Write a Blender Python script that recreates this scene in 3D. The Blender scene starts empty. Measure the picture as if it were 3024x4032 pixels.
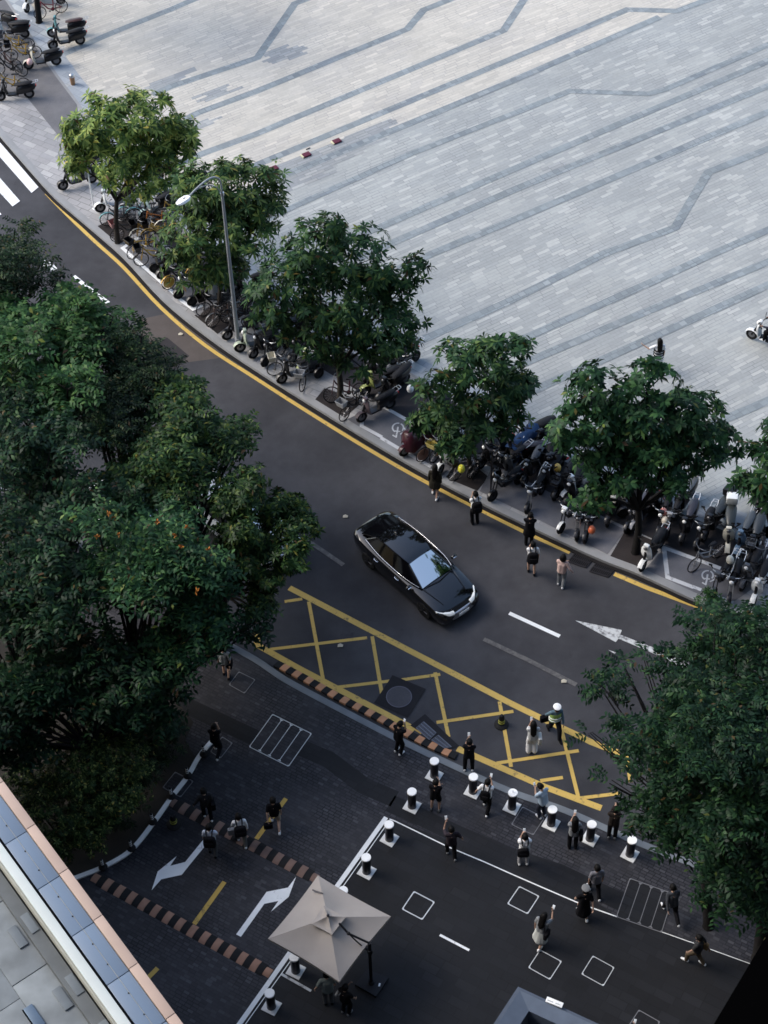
import bpy, bmesh, math, random
import numpy as np
from mathutils import Vector, Matrix, Quaternion
random.seed(7); RNG=np.random.default_rng(7)
SC=bpy.context.scene; COL=SC.collection
R=math.radians
# ------------------------------------------------------------------ survey
# the place was measured from the photograph: P() turns a surveyed point (photo
# coordinates, height above the road) into metres; everything is then built there
F,PIT,ROL,H=7000.0,R(48.95),R(-1.445),47.5
def ray(x,y):
    x=x-1512.0; y=2016.0-y
    c,s=math.cos(ROL),math.sin(ROL); x,y=c*x-s*y,s*x+c*y
    return Vector((x,F*math.cos(PIT)+y*math.sin(PIT),-F*math.sin(PIT)+y*math.cos(PIT)))
def P(x,y,z=0.0):
    d=ray(x,y); t=(z-H)/d.z
    return Vector((d.x*t,d.y*t,z))
def PV(x,y,yw):                     # point on the vertical plane y=yw
    d=ray(x,y); t=yw/d.y
    return Vector((d.x*t,yw,H+d.z*t))
def proj(p):
    x,y,z=p[0],p[1],p[2]-H
    v=y*math.sin(PIT)+z*math.cos(PIT); w=y*math.cos(PIT)-z*math.sin(PIT)
    u=F*x/w; v=F*v/w; c,s=math.cos(ROL),math.sin(ROL)
    u,v=c*u+s*v,-s*u+c*v
    return 1512+u,2016-v
def ppm(p):                         # photo px per metre at a point
    w=p[1]*math.cos(PIT)-(p[2]-H)*math.sin(PIT); return F/w
K=3024/1659.0
def D(x,y,z=0.0): return P(x*K,y*K,z)
def zone(ox,oy,s):
    return lambda x,y,z=0.0: P(ox+x*s,oy+y*s,z)
ZR=.6076; Z4=.25316
# ------------------------------------------------------------------ materials
MATS={}
def mk(name):
    m=bpy.data.materials.new(name); m.use_nodes=True
    nt=m.node_tree; b=nt.nodes['Principled BSDF']; return m,nt,b
def mat(name,col,rough=.6,metal=0.,var=.12,scale=6.,spec=.2,emit=None,coat=0.):
    if name in MATS: return MATS[name]
    m,nt,b=mk(name)
    c=(col[0],col[1],col[2],1)
    if var>0:
        tc=nt.nodes.new('ShaderNodeTexCoord'); n=nt.nodes.new('ShaderNodeTexNoise'); n.inputs['Scale'].default_value=scale; n.inputs['Detail'].default_value=5
        nt.links.new(tc.outputs['Object'],n.inputs['Vector'])
        mx=nt.nodes.new('ShaderNodeMix'); mx.data_type='RGBA'
        mx.inputs[6].default_value=tuple(v*(1-var) for v in col)+(1,); mx.inputs[7].default_value=tuple(min(1,v*(1+var)) for v in col)+(1,)
        nt.links.new(n.outputs[0],mx.inputs[0]); nt.links.new(mx.outputs[2],b.inputs['Base Color'])
    else: b.inputs['Base Color'].default_value=c
    b.inputs['Roughness'].default_value=rough; b.inputs['Metallic'].default_value=metal
    b.inputs['Specular IOR Level'].default_value=spec; b.inputs['Coat Weight'].default_value=coat
    if emit:
        b.inputs['Emission Color'].default_value=c; b.inputs['Emission Strength'].default_value=emit
    MATS[name]=m; return m
class NG:                           # tiny node-graph helper
    def __init__(s,nt): s.nt=nt
    def n(s,t,**kw):
        o=s.nt.nodes.new(t)
        for k,v in kw.items():
            if k.startswith('i'): 
                i=o.inputs[int(k[1:])]
                if hasattr(v,'is_linked') or hasattr(v,'links'): s.nt.links.new(v,i)
                else: i.default_value=v
            else: setattr(o,k,v)
        return o
    def m(s,op,a,b=0.,c=0.):
        return s.n('ShaderNodeMath',operation=op,i0=a,i1=b,i2=c).outputs[0]
    def mix(s,f,a,b,blend='MIX'):
        return s.n('ShaderNodeMix',data_type='RGBA',blend_type=blend,i0=f,i6=a,i7=b).outputs[2]
    def ramp(s,v,lo,hi,a=0.,b=1.):
        return s.n('ShaderNodeMapRange',i0=v,i1=lo,i2=hi,i3=a,i4=b).outputs[0]
    def noise(s,vec,scale,detail=4,rough=.5):
        return s.n('ShaderNodeTexNoise',i0=vec,i2=float(scale),i3=float(detail),i4=float(rough)).outputs[0]
def c4(c): return (c[0],c[1],c[2],1.0)
def slab_mat(name,ang,L,h,ca,cb,cc,joint,jw,clus=.5,cl=(.45,.6),stain=.15,rough=.8,vari=.16,patch=None):
    m,nt,b=mk(name); g=NG(nt)
    pos=g.n('ShaderNodeNewGeometry').outputs['Position']
    rot=g.n('ShaderNodeVectorRotate',rotation_type='Z_AXIS',i0=pos); rot.inputs['Angle'].default_value=-ang
    sp=g.n('ShaderNodeSeparateXYZ',i0=rot.outputs[0])
    v=g.m('DIVIDE',sp.outputs[1],h); row=g.m('FLOOR',v); fv=g.m('FRACT',v)
    off=g.n('ShaderNodeTexWhiteNoise',noise_dimensions='1D'); nt.links.new(row,off.inputs['W'])
    u=g.m('ADD',g.m('DIVIDE',sp.outputs[0],L),g.m('MULTIPLY',off.outputs[0],7.)); cell=g.m('FLOOR',u); fu=g.m('FRACT',u)
    cv=g.n('ShaderNodeCombineXYZ',i0=cell,i1=row)
    wn=g.n('ShaderNodeTexWhiteNoise',noise_dimensions='2D'); nt.links.new(cv.outputs[0],wn.inputs['Vector'])
    rx=g.m('MULTIPLY',cell,L); rx=g.m('SUBTRACT',rx,g.m('MULTIPLY',off.outputs[0],7.*L))
    cp=g.n('ShaderNodeCombineXYZ',i0=g.m('MULTIPLY',rx,.45),i1=g.m('MULTIPLY',row,h))
    cn=g.noise(cp.outputs[0],clus,3,.6)
    cn=g.m('ADD',cn,g.m('MULTIPLY',g.m('SUBTRACT',wn.outputs[0],.5),.18))
    col=g.mix(g.ramp(cn,cl[0],cl[1]),c4(ca),c4(cb))
    col=g.mix(g.m('GREATER_THAN',wn.outputs[0],.86),col,c4(cc))
    wn2=g.n('ShaderNodeTexWhiteNoise',noise_dimensions='3D'); cv2=g.n('ShaderNodeCombineXYZ',i0=cell,i1=row,i2=3.7); nt.links.new(cv2.outputs[0],wn2.inputs['Vector'])
    br=g.ramp(wn2.outputs[0],0.,1.,1-vari,1+vari)
    big=g.noise(pos,.16,5,.6); br=g.m('MULTIPLY',br,g.ramp(big,.3,.7,1-stain,1+stain))
    fine=g.noise(pos,9.,6,.7); br=g.m('MULTIPLY',br,g.ramp(fine,.25,.75,.9,1.1))
    col=g.n('ShaderNodeVectorMath',operation='SCALE',i0=col); nt.links.new(br,col.inputs['Scale'])
    eu=g.m('MULTIPLY',g.m('MINIMUM',fu,g.m('SUBTRACT',1.,fu)),L); ev=g.m('MULTIPLY',g.m('MINIMUM',fv,g.m('SUBTRACT',1.,fv)),h)
    e=g.m('MINIMUM',eu,ev)
    jn=g.noise(pos,.7,3,.6)
    jm=g.m('MULTIPLY',g.ramp(e,jw*.5,jw*1.5,1.,0.),g.ramp(jn,.4,.62,.25,1.))
    fin=g.mix(jm,col.outputs[0],c4(joint))
    if patch:
        pn=g.noise(pos,patch[1],6,.65); fin=g.mix(g.ramp(pn,patch[2],patch[2]+.1,0.,patch[3]),fin,c4(patch[0]))
    nt.links.new(fin,b.inputs['Base Color']); b.inputs['Specular IOR Level'].default_value=.25
    rn=g.ramp(fine,.3,.7,rough-.08,rough+.08); nt.links.new(rn,b.inputs['Roughness'])
    MATS[name]=m; return m
def asphalt_mat(name,ca,cb,tyre=(0,0,0),rough=.82):
    m,nt,b=mk(name); g=NG(nt); pos=g.n('ShaderNodeNewGeometry').outputs['Position']
    big=g.noise(pos,.22,6,.62); mid=g.noise(pos,1.7,5,.6); fine=g.noise(pos,55.,3,.7)
    col=g.mix(g.ramp(big,.32,.68),c4(ca),c4(cb))
    br=g.m('MULTIPLY',g.ramp(mid,.3,.7,.9,1.1),g.ramp(fine,.2,.8,.72,1.28))
    sp=g.noise(pos,2.6,8,.8); 
    col=g.n('ShaderNodeVectorMath',operation='SCALE',i0=col); nt.links.new(br,col.inputs['Scale'])
    # pale scuffs
    fin=g.mix(g.ramp(sp,.66,.8,0.,.35),col.outputs[0],(.16,.16,.17,1))
    dk=g.noise(g.n('ShaderNodeVectorMath',operation='ADD',i0=pos,i1=(31.,7.,0.)).outputs[0],.9,7,.7); fin=g.mix(g.ramp(dk,.64,.74,0.,.55),fin,(.018,.018,.02,1))
    nt.links.new(fin,b.inputs['Base Color']); b.inputs['Roughness'].default_value=rough; b.inputs['Specular IOR Level'].default_value=.25
    bp=g.n('ShaderNodeBump'); bp.inputs['Strength'].default_value=.25; bp.inputs['Distance'].default_value=.01; nt.links.new(fine,bp.inputs['Height']); nt.links.new(bp.outputs[0],b.inputs['Normal'])
    MATS[name]=m; return m
def paint_mat(name,col,worn,under=(.05,.05,.055)):
    m,nt,b=mk(name); g=NG(nt); pos=g.n('ShaderNodeNewGeometry').outputs['Position']
    n=g.noise(pos,5.5,9,.75); n2=g.noise(pos,1.3,4,.6)
    c=g.mix(g.ramp(n2,.3,.7),c4(tuple(v*.85 for v in col)),c4(col))
    k=g.m('ADD',n,g.m('MULTIPLY',g.m('SUBTRACT',n2,.5),.35))
    f=g.mix(g.ramp(k,.62-worn*.3,.74-worn*.3,0.,.85),c,c4(under))
    nt.links.new(f,b.inputs['Base Color']); b.inputs['Roughness'].default_value=.65
    MATS[name]=m; return m
def leaf_mat(name,cols,trans=.25,rough=.42):
    m,nt,b=mk(name); g=NG(nt)
    ge=g.n('ShaderNodeNewGeometry'); r=ge.outputs['Random Per Island']
    cr=g.n('ShaderNodeValToRGB',i0=r); el=cr.color_ramp.elements; k=cols[-1][1]; cols=[(p*.975,c) for p,c in cols]+[(.983,(k[0]*1.6,k[1]*1.1,k[2]*.8)),(.993,(.09,.055,.025)),(1.,(.05,.032,.018))]
    while len(el)<len(cols): el.new(.5)
    for e,(p,c) in zip(el,cols): e.position=p; e.color=c4(c)
    tn=g.noise(ge.outputs['Position'],.55,3,.5)
    br=g.n('ShaderNodeVectorMath',operation='SCALE',i0=cr.outputs[0]); nt.links.new(g.ramp(tn,.3,.7,.75,1.3),br.inputs['Scale'])
    nt.links.new(br.outputs[0],b.inputs['Base Color']); b.inputs['Roughness'].default_value=rough
    b.inputs['Specular IOR Level'].default_value=.12
    tr=g.n('ShaderNodeBsdfTranslucent'); nt.links.new(br.outputs[0],tr.inputs[0])
    ms=g.n('ShaderNodeMixShader'); ms.inputs[0].default_value=trans
    nt.links.new(b.outputs[0],ms.inputs[1]); nt.links.new(tr.outputs[0],ms.inputs[2])
    nt.links.new(ms.outputs[0],nt.nodes['Material Output'].inputs[0])
    MATS[name]=m; return m
# ------------------------------------------------------------------ mesh builder
class MB:
    def __init__(s): s.v=[]; s.f=[]; s.mi=[]; s.ms=[]; s.cur=0
    def mat(s,m):
        if m not in s.ms: s.ms.append(m)
        s.cur=s.ms.index(m); return s
    def add(s,vs,fs):
        o=len(s.v); s.v+= [tuple(v) for v in vs]; s.f+=[tuple(i+o for i in f) for f in fs]; s.mi+=[s.cur]*len(fs); return s
    def box(s,c,d,rz=0.,bev=0.,M=None):
        hx,hy,hz=d[0]/2,d[1]/2,d[2]/2
        if bev<=0:
            vs=[Vector((x*hx,y*hy,z*hz)) for z in (-1,1) for y in (-1,1) for x in (-1,1)]
            fs=[(0,2,3,1),(4,5,7,6),(0,1,5,4),(2,6,7,3),(0,4,6,2),(1,3,7,5)]
        else:
            bm=bmesh.new(); bmesh.ops.create_cube(bm,size=1.)
            for v in bm.verts: v.co=Vector((v.co.x*d[0],v.co.y*d[1],v.co.z*d[2]))
            bmesh.ops.bevel(bm,geom=list(bm.edges),offset=min(bev,min(d)*.45),segments=2,affect='EDGES',profile=.6)
            bm.verts.ensure_lookup_table(); vs=[v.co.copy() for v in bm.verts]; fs=[[v.index for v in f.verts] for f in bm.faces]; bm.free()
        q=Matrix.Rotation(rz,3,'Z'); 
        if M is not None: q=M
        return s.add([q@v+Vector(c) for v in vs],fs)
    def tube(s,pts,rs,n=8,caps=True):
        pts=[Vector(p) for p in pts]
        if not hasattr(rs,'__len__'): rs=[rs]*len(pts)
        vs=[];fs=[]; up=None
        for i,p in enumerate(pts):
            t=(pts[min(i+1,len(pts)-1)]-pts[max(i-1,0)])
            if t.length<1e-9: t=Vector((0,0,1))
            t.normalize()
            if up is None: up=t.orthogonal().normalized()
            up=(up-t*up.dot(t)); 
            if up.length<1e-5: up=t.orthogonal()
            up.normalize(); w=t.cross(up)
            for k in range(n):
                a=2*math.pi*k/n; vs.append(p+(up*math.cos(a)+w*math.sin(a))*rs[i])
        for i in range(len(pts)-1):
            for k in range(n):
                a=i*n+k;b=i*n+(k+1)%n; fs.append((a,b,b+n,a+n))
        if caps: fs.append(tuple(range(n))[::-1]); fs.append(tuple(range((len(pts)-1)*n,len(pts)*n)))
        return s.add(vs,fs)
    def lathe(s,prof,c=(0,0,0),n=20,axis='Z',sx=1.,sy=1.):
        vs=[];fs=[]
        for r,z in prof:
            for k in range(n):
                a=2*math.pi*k/n; x,y=r*math.cos(a)*sx,r*math.sin(a)*sy
                if axis=='Z': q=(x,y,z)
                elif axis=='X': q=(z,x,y)
                else: q=(x,z,y)
                vs.append((q[0]+c[0],q[1]+c[1],q[2]+c[2]))
        m=len(prof)
        for i in range(m-1):
            for k in range(n):
                a=i*n+k;b=i*n+(k+1)%n
                fs.append((a,b,b+n,a+n) if axis!='Y' else (a,a+n,b+n,b))
        fs.append(tuple(range(n))[::-1]); fs.append(tuple(range((m-1)*n,m*n)))
        return s.add(vs,fs)
    def sphere(s,c,r,n=12,sx=1.,sy=1.,sz=1.):
        prof=[(max(1e-4,math.sin(math.pi*i/(n//2+1)))*r,-math.cos(math.pi*i/(n//2+1))*r*sz) for i in range(n//2+2)]
        return s.lathe(prof,c,n,'Z',sx,sy)
    def prism(s,pts,z0,z1):          # pts: xy polygon
        n=len(pts); a=sum(pts[i][0]*pts[(i+1)%n][1]-pts[(i+1)%n][0]*pts[i][1] for i in range(n))
        if a<0: pts=pts[::-1]
        vs=[(p[0],p[1],z0) for p in pts]+[(p[0],p[1],z1) for p in pts]
        fs=[tuple(range(n))[::-1],tuple(range(n,2*n))]+[(i,(i+1)%n,(i+1)%n+n,i+n) for i in range(n)]
        return s.add(vs,fs)
    def sheet(s,pts,z):
        n=len(pts); a=sum(pts[i][0]*pts[(i+1)%n][1]-pts[(i+1)%n][0]*pts[i][1] for i in range(n))
        if a<0: pts=pts[::-1]
        return s.add([(p[0],p[1],z) for p in pts],[tuple(range(n))])
    def strip(s,pts,w,z,w2=None):       # band of width w along ground polyline
        L=[];Rr=[]; w*=1.09
        pts=[Vector((p[0],p[1],0)) for p in pts]
        for i,p in enumerate(pts):
            d=Vector((0,0,0))
            if i>0: d+=(p-pts[i-1]).normalized()
            if i<len(pts)-1: d+=(pts[i+1]-p).normalized()
            d.normalize(); nrm=Vector((-d.y,d.x,0)); k=1.
            if 0<i<len(pts)-1: k=1/max(.5,abs(nrm.dot(Vector((-(p-pts[i-1]).y,(p-pts[i-1]).x,0)).normalized())))
            L.append(p+nrm*w/2*k); Rr.append(p-nrm*w/2*k)
        vs=[(q.x,q.y,z) for q in L]+[(q.x,q.y,z) for q in Rr]; n=len(pts)
        return s.add(vs,[(i,i+n,i+1+n,i+1) for i in range(n-1)])
    def loft(s,rings,close=True,caps=True):
        n=len(rings[0]); vs=[v for r in rings for v in r]; fs=[]
        for i in range(len(rings)-1):
            for k in range(n if close else n-1):
                a=i*n+k;b=i*n+(k+1)%n; fs.append((a,b,b+n,a+n))
        if caps and close: fs.append(tuple(range(n))[::-1]); fs.append(tuple(range((len(rings)-1)*n,len(rings)*n)))
        return s.add(vs,fs)
    def mesh(s,name,smooth=35):
        me=bpy.data.meshes.new(name); me.from_pydata(s.v,[],s.f)
        for m in s.ms: me.materials.append(m)
        if len(s.ms)>1: me.polygons.foreach_set('material_index',s.mi)
        if smooth is not None:
            me.polygons.foreach_set('use_smooth',[True]*len(me.polygons)); me.set_sharp_from_angle(angle=R(smooth))
        me.update(); return me
    def build(s,name,parent=None,m=None,smooth=35):
        if m is not None and not s.ms: s.ms=[m]; s.mi=[0]*len(s.f)
        return link(name,s.mesh(name,smooth),parent)
def link(name,data,parent=None):
    o=bpy.data.objects.new(name,data); COL.objects.link(o)
    if parent is not None: o.parent=parent
    return o
def tag(o,label=None,cat=None,group=None,kind=None):
    if label: o['label']=label
    if cat: o['category']=cat
    if group: o['group']=group
    if kind: o['kind']=kind
    return o
def struct(o): o['kind']='structure'; return o
def thing(name,label,cat,loc=(0,0,0),rz=0.,group=None):
    o=link(name,None); o.location=loc; o.rotation_euler=(0,0,rz); o.empty_display_size=.2
    return tag(o,label,cat,group)
def dup(o,parent=None):
    c=o.copy(); COL.objects.link(c)
    if parent is not None: c.parent=parent
    for ch in KIDS.get(o.name,[]): dup(ch,c)
    return c
KIDS={}
def kids(o):
    def walk(q):
        KIDS[q.name]=list(q.children)
        for c in q.children: walk(c)
    walk(o)
SKY_S,SUN_S,EXPO=.14,.95,1.1
# ------------------------------------------------------------------ setting
zR1=zone(0,0,ZR); zR2=zone(1008,0,ZR); zR3=zone(2016,0,ZR); zR4=zone(0,1008,ZR); zR5=zone(1008,1008,ZR); zR6=zone(2016,1008,ZR)
zL1=zone(0,2016,ZR); zL2=zone(1008,2016,ZR); zL3=zone(2016,2016,ZR); zB1=zone(0,3024,ZR); zB2=zone(1008,3024,ZR); zB3=zone(2016,3024,ZR)
ZP=.14; ZD=.12                       # plaza pavement and driveway paving heights
def dl(pts,z=0.): return [D(x,y,z) for x,y in pts]
def smooth(pts,n=4):                 # Catmull-Rom through surveyed points
    out=[]
    for i in range(len(pts)-1):
        p0=pts[max(i-1,0)];p1=pts[i];p2=pts[i+1];p3=pts[min(i+2,len(pts)-1)]
        for k in range(n):
            t=k/n; out.append(.5*((2*p1)+(p2-p0)*t+(2*p0-5*p1+4*p2-p3)*t*t+(3*p1-p0-3*p2+p3)*t**3))
    return out+[pts[-1]]
def offset(pts,d):
    o=[]
    for i,p in enumerate(pts):
        t=(pts[min(i+1,len(pts)-1)]-pts[max(i-1,0)]); t.z=0; t.normalize(); o.append(p+Vector((-t.y,t.x,0))*d)
    return o
KD=[(-420,-330),(-200,50),(-60,222),(0,292),(80,384),(123,430),(187,485),(267,555),(350,645),(443,722),(553,798),(686,882),(820,964),(930,1028),(1020,1076),(1166,1147),(1293,1206),(1383,1241),(1493,1292),(1579,1325),(1720,1384),(2300,1600)]
kerb_far=smooth(dl(KD,ZP))
KN=[(-700,600),(-300,840),(-50,1010),(100,1110),(200,1185),(300,1260),(400,1330),(480,1378),(556,1420),(620,1463),(703,1508),(853,1586),(986,1650),(1106,1704),(1203,1737),(1266,1763),(1386,1816),(1520,1868),(1720,1945),(2500,2260)]
kerb_near=smooth(dl(KN,ZD))
def axis(a,b): d=b-a; return math.atan2(d.y,d.x)
A_DR=axis(zB1(660,740),zB1(1659,1280))           # across the driveway (bump direction)
A_ST=axis(D(603,383),D(1106,180))               # plaza stripes
A_KB=axis(D(686,882),D(1166,1147))
m_ground=mat('ground_mat',(.09,.09,.09),.9)
m_road=asphalt_mat('asphalt',(.030,.0308,.036),(.069,.0695,.077))
m_patch=asphalt_mat('asphalt_patch',(0.01344,0.01344,0.0168),(0.01848,0.01848,0.02184))
m_brown=asphalt_mat('asphalt_brown',(.075,.064,.06),(.10,.086,.08))
m_path=asphalt_mat('asphalt_path',(.13,.13,.14),(.17,.165,.165))
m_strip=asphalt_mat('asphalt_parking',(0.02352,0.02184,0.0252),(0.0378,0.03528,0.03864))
m_plaza=slab_mat('plaza_slabs',A_ST,.62,.165,(.345,.36,.35),(.308,.325,.322),(.40,.412,.398),(.19,.2,.21),.010,clus=.75,cl=(.42,.52),vari=.045,stain=.1)
m_cream=slab_mat('plaza_cream_slabs',A_ST,.62,.165,(.49,.465,.41),(.445,.425,.385),(.53,.50,.44),(.30,.29,.28),.011,clus=.5,cl=(.44,.6),vari=.07,stain=.1)
m_stripe=slab_mat('plaza_dark_setts',A_ST,.30,.24,(.225,.256,.268),(.18,.208,.23),(.255,.283,.293),(.14,.16,.18),.012,clus=.5,cl=(.5,.66),vari=.12,stain=.14)
m_edge=slab_mat('plaza_edge_slabs',A_KB,.8,.35,(.33,.36,.39),(.27,.30,.33),(.38,.41,.42),(.15,.16,.18),.012,vari=.08)
m_walk=slab_mat('pavement_slabs',A_KB+.1,.6,.3,(.34,.335,.335),(.28,.28,.285),(.38,.375,.37),(.14,.14,.14),.012,clus=.4,vari=.1,stain=.22)
m_pad=asphalt_mat('parking_pad',(.12,.12,.13),(.17,.17,.185))
m_pit=asphalt_mat('tree_pit_soil',(0.01848,0.01512,0.01512),(0.0336,0.02772,0.02688))
m_kerb=mat('kerb_stone',(.27,.275,.28),.8,var=.25,scale=1.5)
m_kerbn=mat('kerb_stone_near',(.16,.18,.2),.8,var=.3,scale=2.)
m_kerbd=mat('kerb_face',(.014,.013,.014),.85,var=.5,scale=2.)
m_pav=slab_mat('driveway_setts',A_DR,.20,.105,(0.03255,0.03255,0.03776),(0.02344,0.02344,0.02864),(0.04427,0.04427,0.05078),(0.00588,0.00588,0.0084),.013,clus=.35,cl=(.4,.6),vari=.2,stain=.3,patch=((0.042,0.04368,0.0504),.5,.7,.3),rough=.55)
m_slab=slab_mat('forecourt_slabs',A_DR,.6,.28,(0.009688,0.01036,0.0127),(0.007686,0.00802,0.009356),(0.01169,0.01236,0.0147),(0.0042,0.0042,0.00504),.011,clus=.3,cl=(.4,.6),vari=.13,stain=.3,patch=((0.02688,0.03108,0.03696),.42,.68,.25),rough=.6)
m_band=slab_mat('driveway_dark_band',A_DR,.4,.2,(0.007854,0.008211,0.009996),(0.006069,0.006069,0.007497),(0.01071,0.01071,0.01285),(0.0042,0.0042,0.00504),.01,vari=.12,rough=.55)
m_soil=asphalt_mat('planting_soil',(.016,.014,.012),(.03,.026,.022))
m_white=paint_mat('white_paint',(.86,.88,.88),.02,(.05,.05,.055))
m_whitew=paint_mat('white_paint_worn_shaded',(.55,.57,.58),.42,(.06,.06,.065))  # worn road arrow; also stands in for the line shaded by the parasol
m_faint=paint_mat('white_paint_faint',(.125,.12,.115),.6,(.06,.058,.06))
m_yel=paint_mat('yellow_paint',(.62,.42,.10),.18,(.07,.06,.05))
m_yeld=paint_mat('yellow_paint_driveway',(.55,.36,.07),.2,(.05,.045,.04))
m_bike=paint_mat('white_paint_bike',(.62,.63,.64),.2,(.11,.11,.12))

b=MB(); b.sheet([(-500,-60),(500,-60),(500,700),(-500,700)],-.03); struct(b.build('ground',None,m_ground,None))
b=MB(); b.sheet([tuple(p)[:2] for p in offset(kerb_far,1.2)]+[tuple(p)[:2] for p in reversed(offset(kerb_near,-1.2))],0.); struct(b.build('road',None,m_road,None))
# plaza: everything beyond the far kerb
kp=offset(kerb_far,.12); xy=lambda ps:[(p.x,p.y) for p in ps]
b=MB(); b.prism(xy(kp)+[(140,kp[-1].y),(140,330),(-160,330),(-160,kp[0].y)],-.02,ZP); struct(b.build('plaza',None,m_plaza,None))
def raised(name,pts,m,z=ZP+.004,zz=None):
    b=MB(); b.sheet(xy(pts),z); return struct(b.build(name,None,m,None))
# cream upper part, bounded by a stripe
cr=[(-330,-520),(-120,-190),(15,0),(107,140),(170,225),(250,335),(340,440),(385,486),(603,383),(1106,175),(1423,40),(1700,-75),(2600,-450),(1500,-900),(-330,-900)]
raised('plaza_cream_paving',[Vector((p.x,p.y,ZP)) for p in dl(cr,ZP)],m_cream)
# pavement between kerb and plaza edge
ED=[(-330,-520),(-120,-190),(15,0),(107,140),(170,225),(250,335),(340,440),(440,535),(560,632),(700,722),(880,805),(1010,872),(1163,955),(1300,1025),(1421,1078),(1567,1136),(1659,1170),(1720,1195),(2300,1440)]
edge=smooth(dl(ED,ZP))
raised('pavement',kp+list(reversed(edge)),m_walk,ZP+.009)
b=MB(); b.strip(offset(edge,.42),.84,ZP+.013); struct(b.build('plaza_edge_paving',None,m_edge,None))
b=MB(); b.strip(offset(edge,-.02),.12,ZP+.018); struct(b.build('plaza_edge_kerb',None,m_kerb,None))
# kerbs
def kerb(name,line,d0,d1,z0,z1,m):
    b=MB(); A=offset(line,d0);B=offset(line,d1); n=len(A)
    b.loft([[ (p.x,p.y,z0),(p.x,p.y,z1),(q.x,q.y,z1),(q.x,q.y,z0)] for p,q in zip(A,B)]); return struct(b.build(name,None,m,20))
kerb('kerb',kerb_far,-.02,.27,-.02,ZP+.022,m_kerb)
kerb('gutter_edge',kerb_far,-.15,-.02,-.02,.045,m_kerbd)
kerb('kerb_near_side',kerb_near,-.22,.0,-.02,ZD+.012,m_kerbn)
# tree pits, parking pads and the dark parking strip on the pavement
i_=lambda q:[D(x,y,ZP) for x,y in q]
raised('cycle_path',i_([(-160,-260),(-30,-60),(20,4),(104,140),(166,226),(178,300),(128,296),(60,213),(-30,200),(-200,-60)]),m_path,ZP+.014)
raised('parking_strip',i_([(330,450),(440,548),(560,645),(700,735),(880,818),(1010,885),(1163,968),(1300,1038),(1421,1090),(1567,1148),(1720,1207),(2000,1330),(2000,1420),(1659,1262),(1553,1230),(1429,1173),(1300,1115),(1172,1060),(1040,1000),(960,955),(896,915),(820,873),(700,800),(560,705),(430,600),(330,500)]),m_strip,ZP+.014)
pits=[[(210,490),(251,532),(315,489),(269,457)],[(420,682),(470,722),(530,678),(481,646)],[(678,867),(742,905),(785,867),(701,839)],[(962,1032),(1031,1061),(1056,1031),(1003,988)],[(1318,1202),(1388,1232),(1420,1172),(1353,1143)]]
b=MB()
for q in pits: b.sheet(xy(i_(q)),ZP+.0175)
struct(b.build('tree_pit_soil',None,m_pit,None))
pads=[[(256,538),(428,684),(474,642),(318,500)],[(748,908),(955,1030),(992,992),(900,918),(818,872)],[(1036,1062),(1172,1128),(1312,1198),(1352,1146),(1215,1078),(1066,1004)],[(1392,1232),(1493,1288),(1560,1318),(1640,1262),(1553,1230),(1440,1178)]]
b=MB()
for q in pads: b.sheet(xy(i_(q)),ZP+.0195)
struct(b.build('bike_parking_pads',None,m_pad,None))
# near-side paving
b=MB(); kn=offset(kerb_near,-.2)
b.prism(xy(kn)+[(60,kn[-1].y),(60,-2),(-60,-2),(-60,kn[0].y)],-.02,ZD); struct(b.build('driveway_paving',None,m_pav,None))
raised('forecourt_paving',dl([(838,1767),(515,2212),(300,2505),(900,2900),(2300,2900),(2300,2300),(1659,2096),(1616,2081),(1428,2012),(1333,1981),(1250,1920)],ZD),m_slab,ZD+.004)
b=MB()
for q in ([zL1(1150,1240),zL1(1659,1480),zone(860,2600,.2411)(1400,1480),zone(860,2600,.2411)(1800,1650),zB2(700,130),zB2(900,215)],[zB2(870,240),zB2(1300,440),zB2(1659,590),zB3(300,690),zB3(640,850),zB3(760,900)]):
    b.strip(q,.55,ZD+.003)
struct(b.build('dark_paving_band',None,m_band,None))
raised('planting_bed_soil',dl([(400,1600),(425,1640),(368,1716),(326,1774),(280,1831),(225,1866),(163,1890),(60,1900),(-240,1720),(-500,1200),(-60,1200),(130,1330),(280,1440),(380,1510),(418,1560)],ZD),m_soil,ZD+.006)
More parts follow.
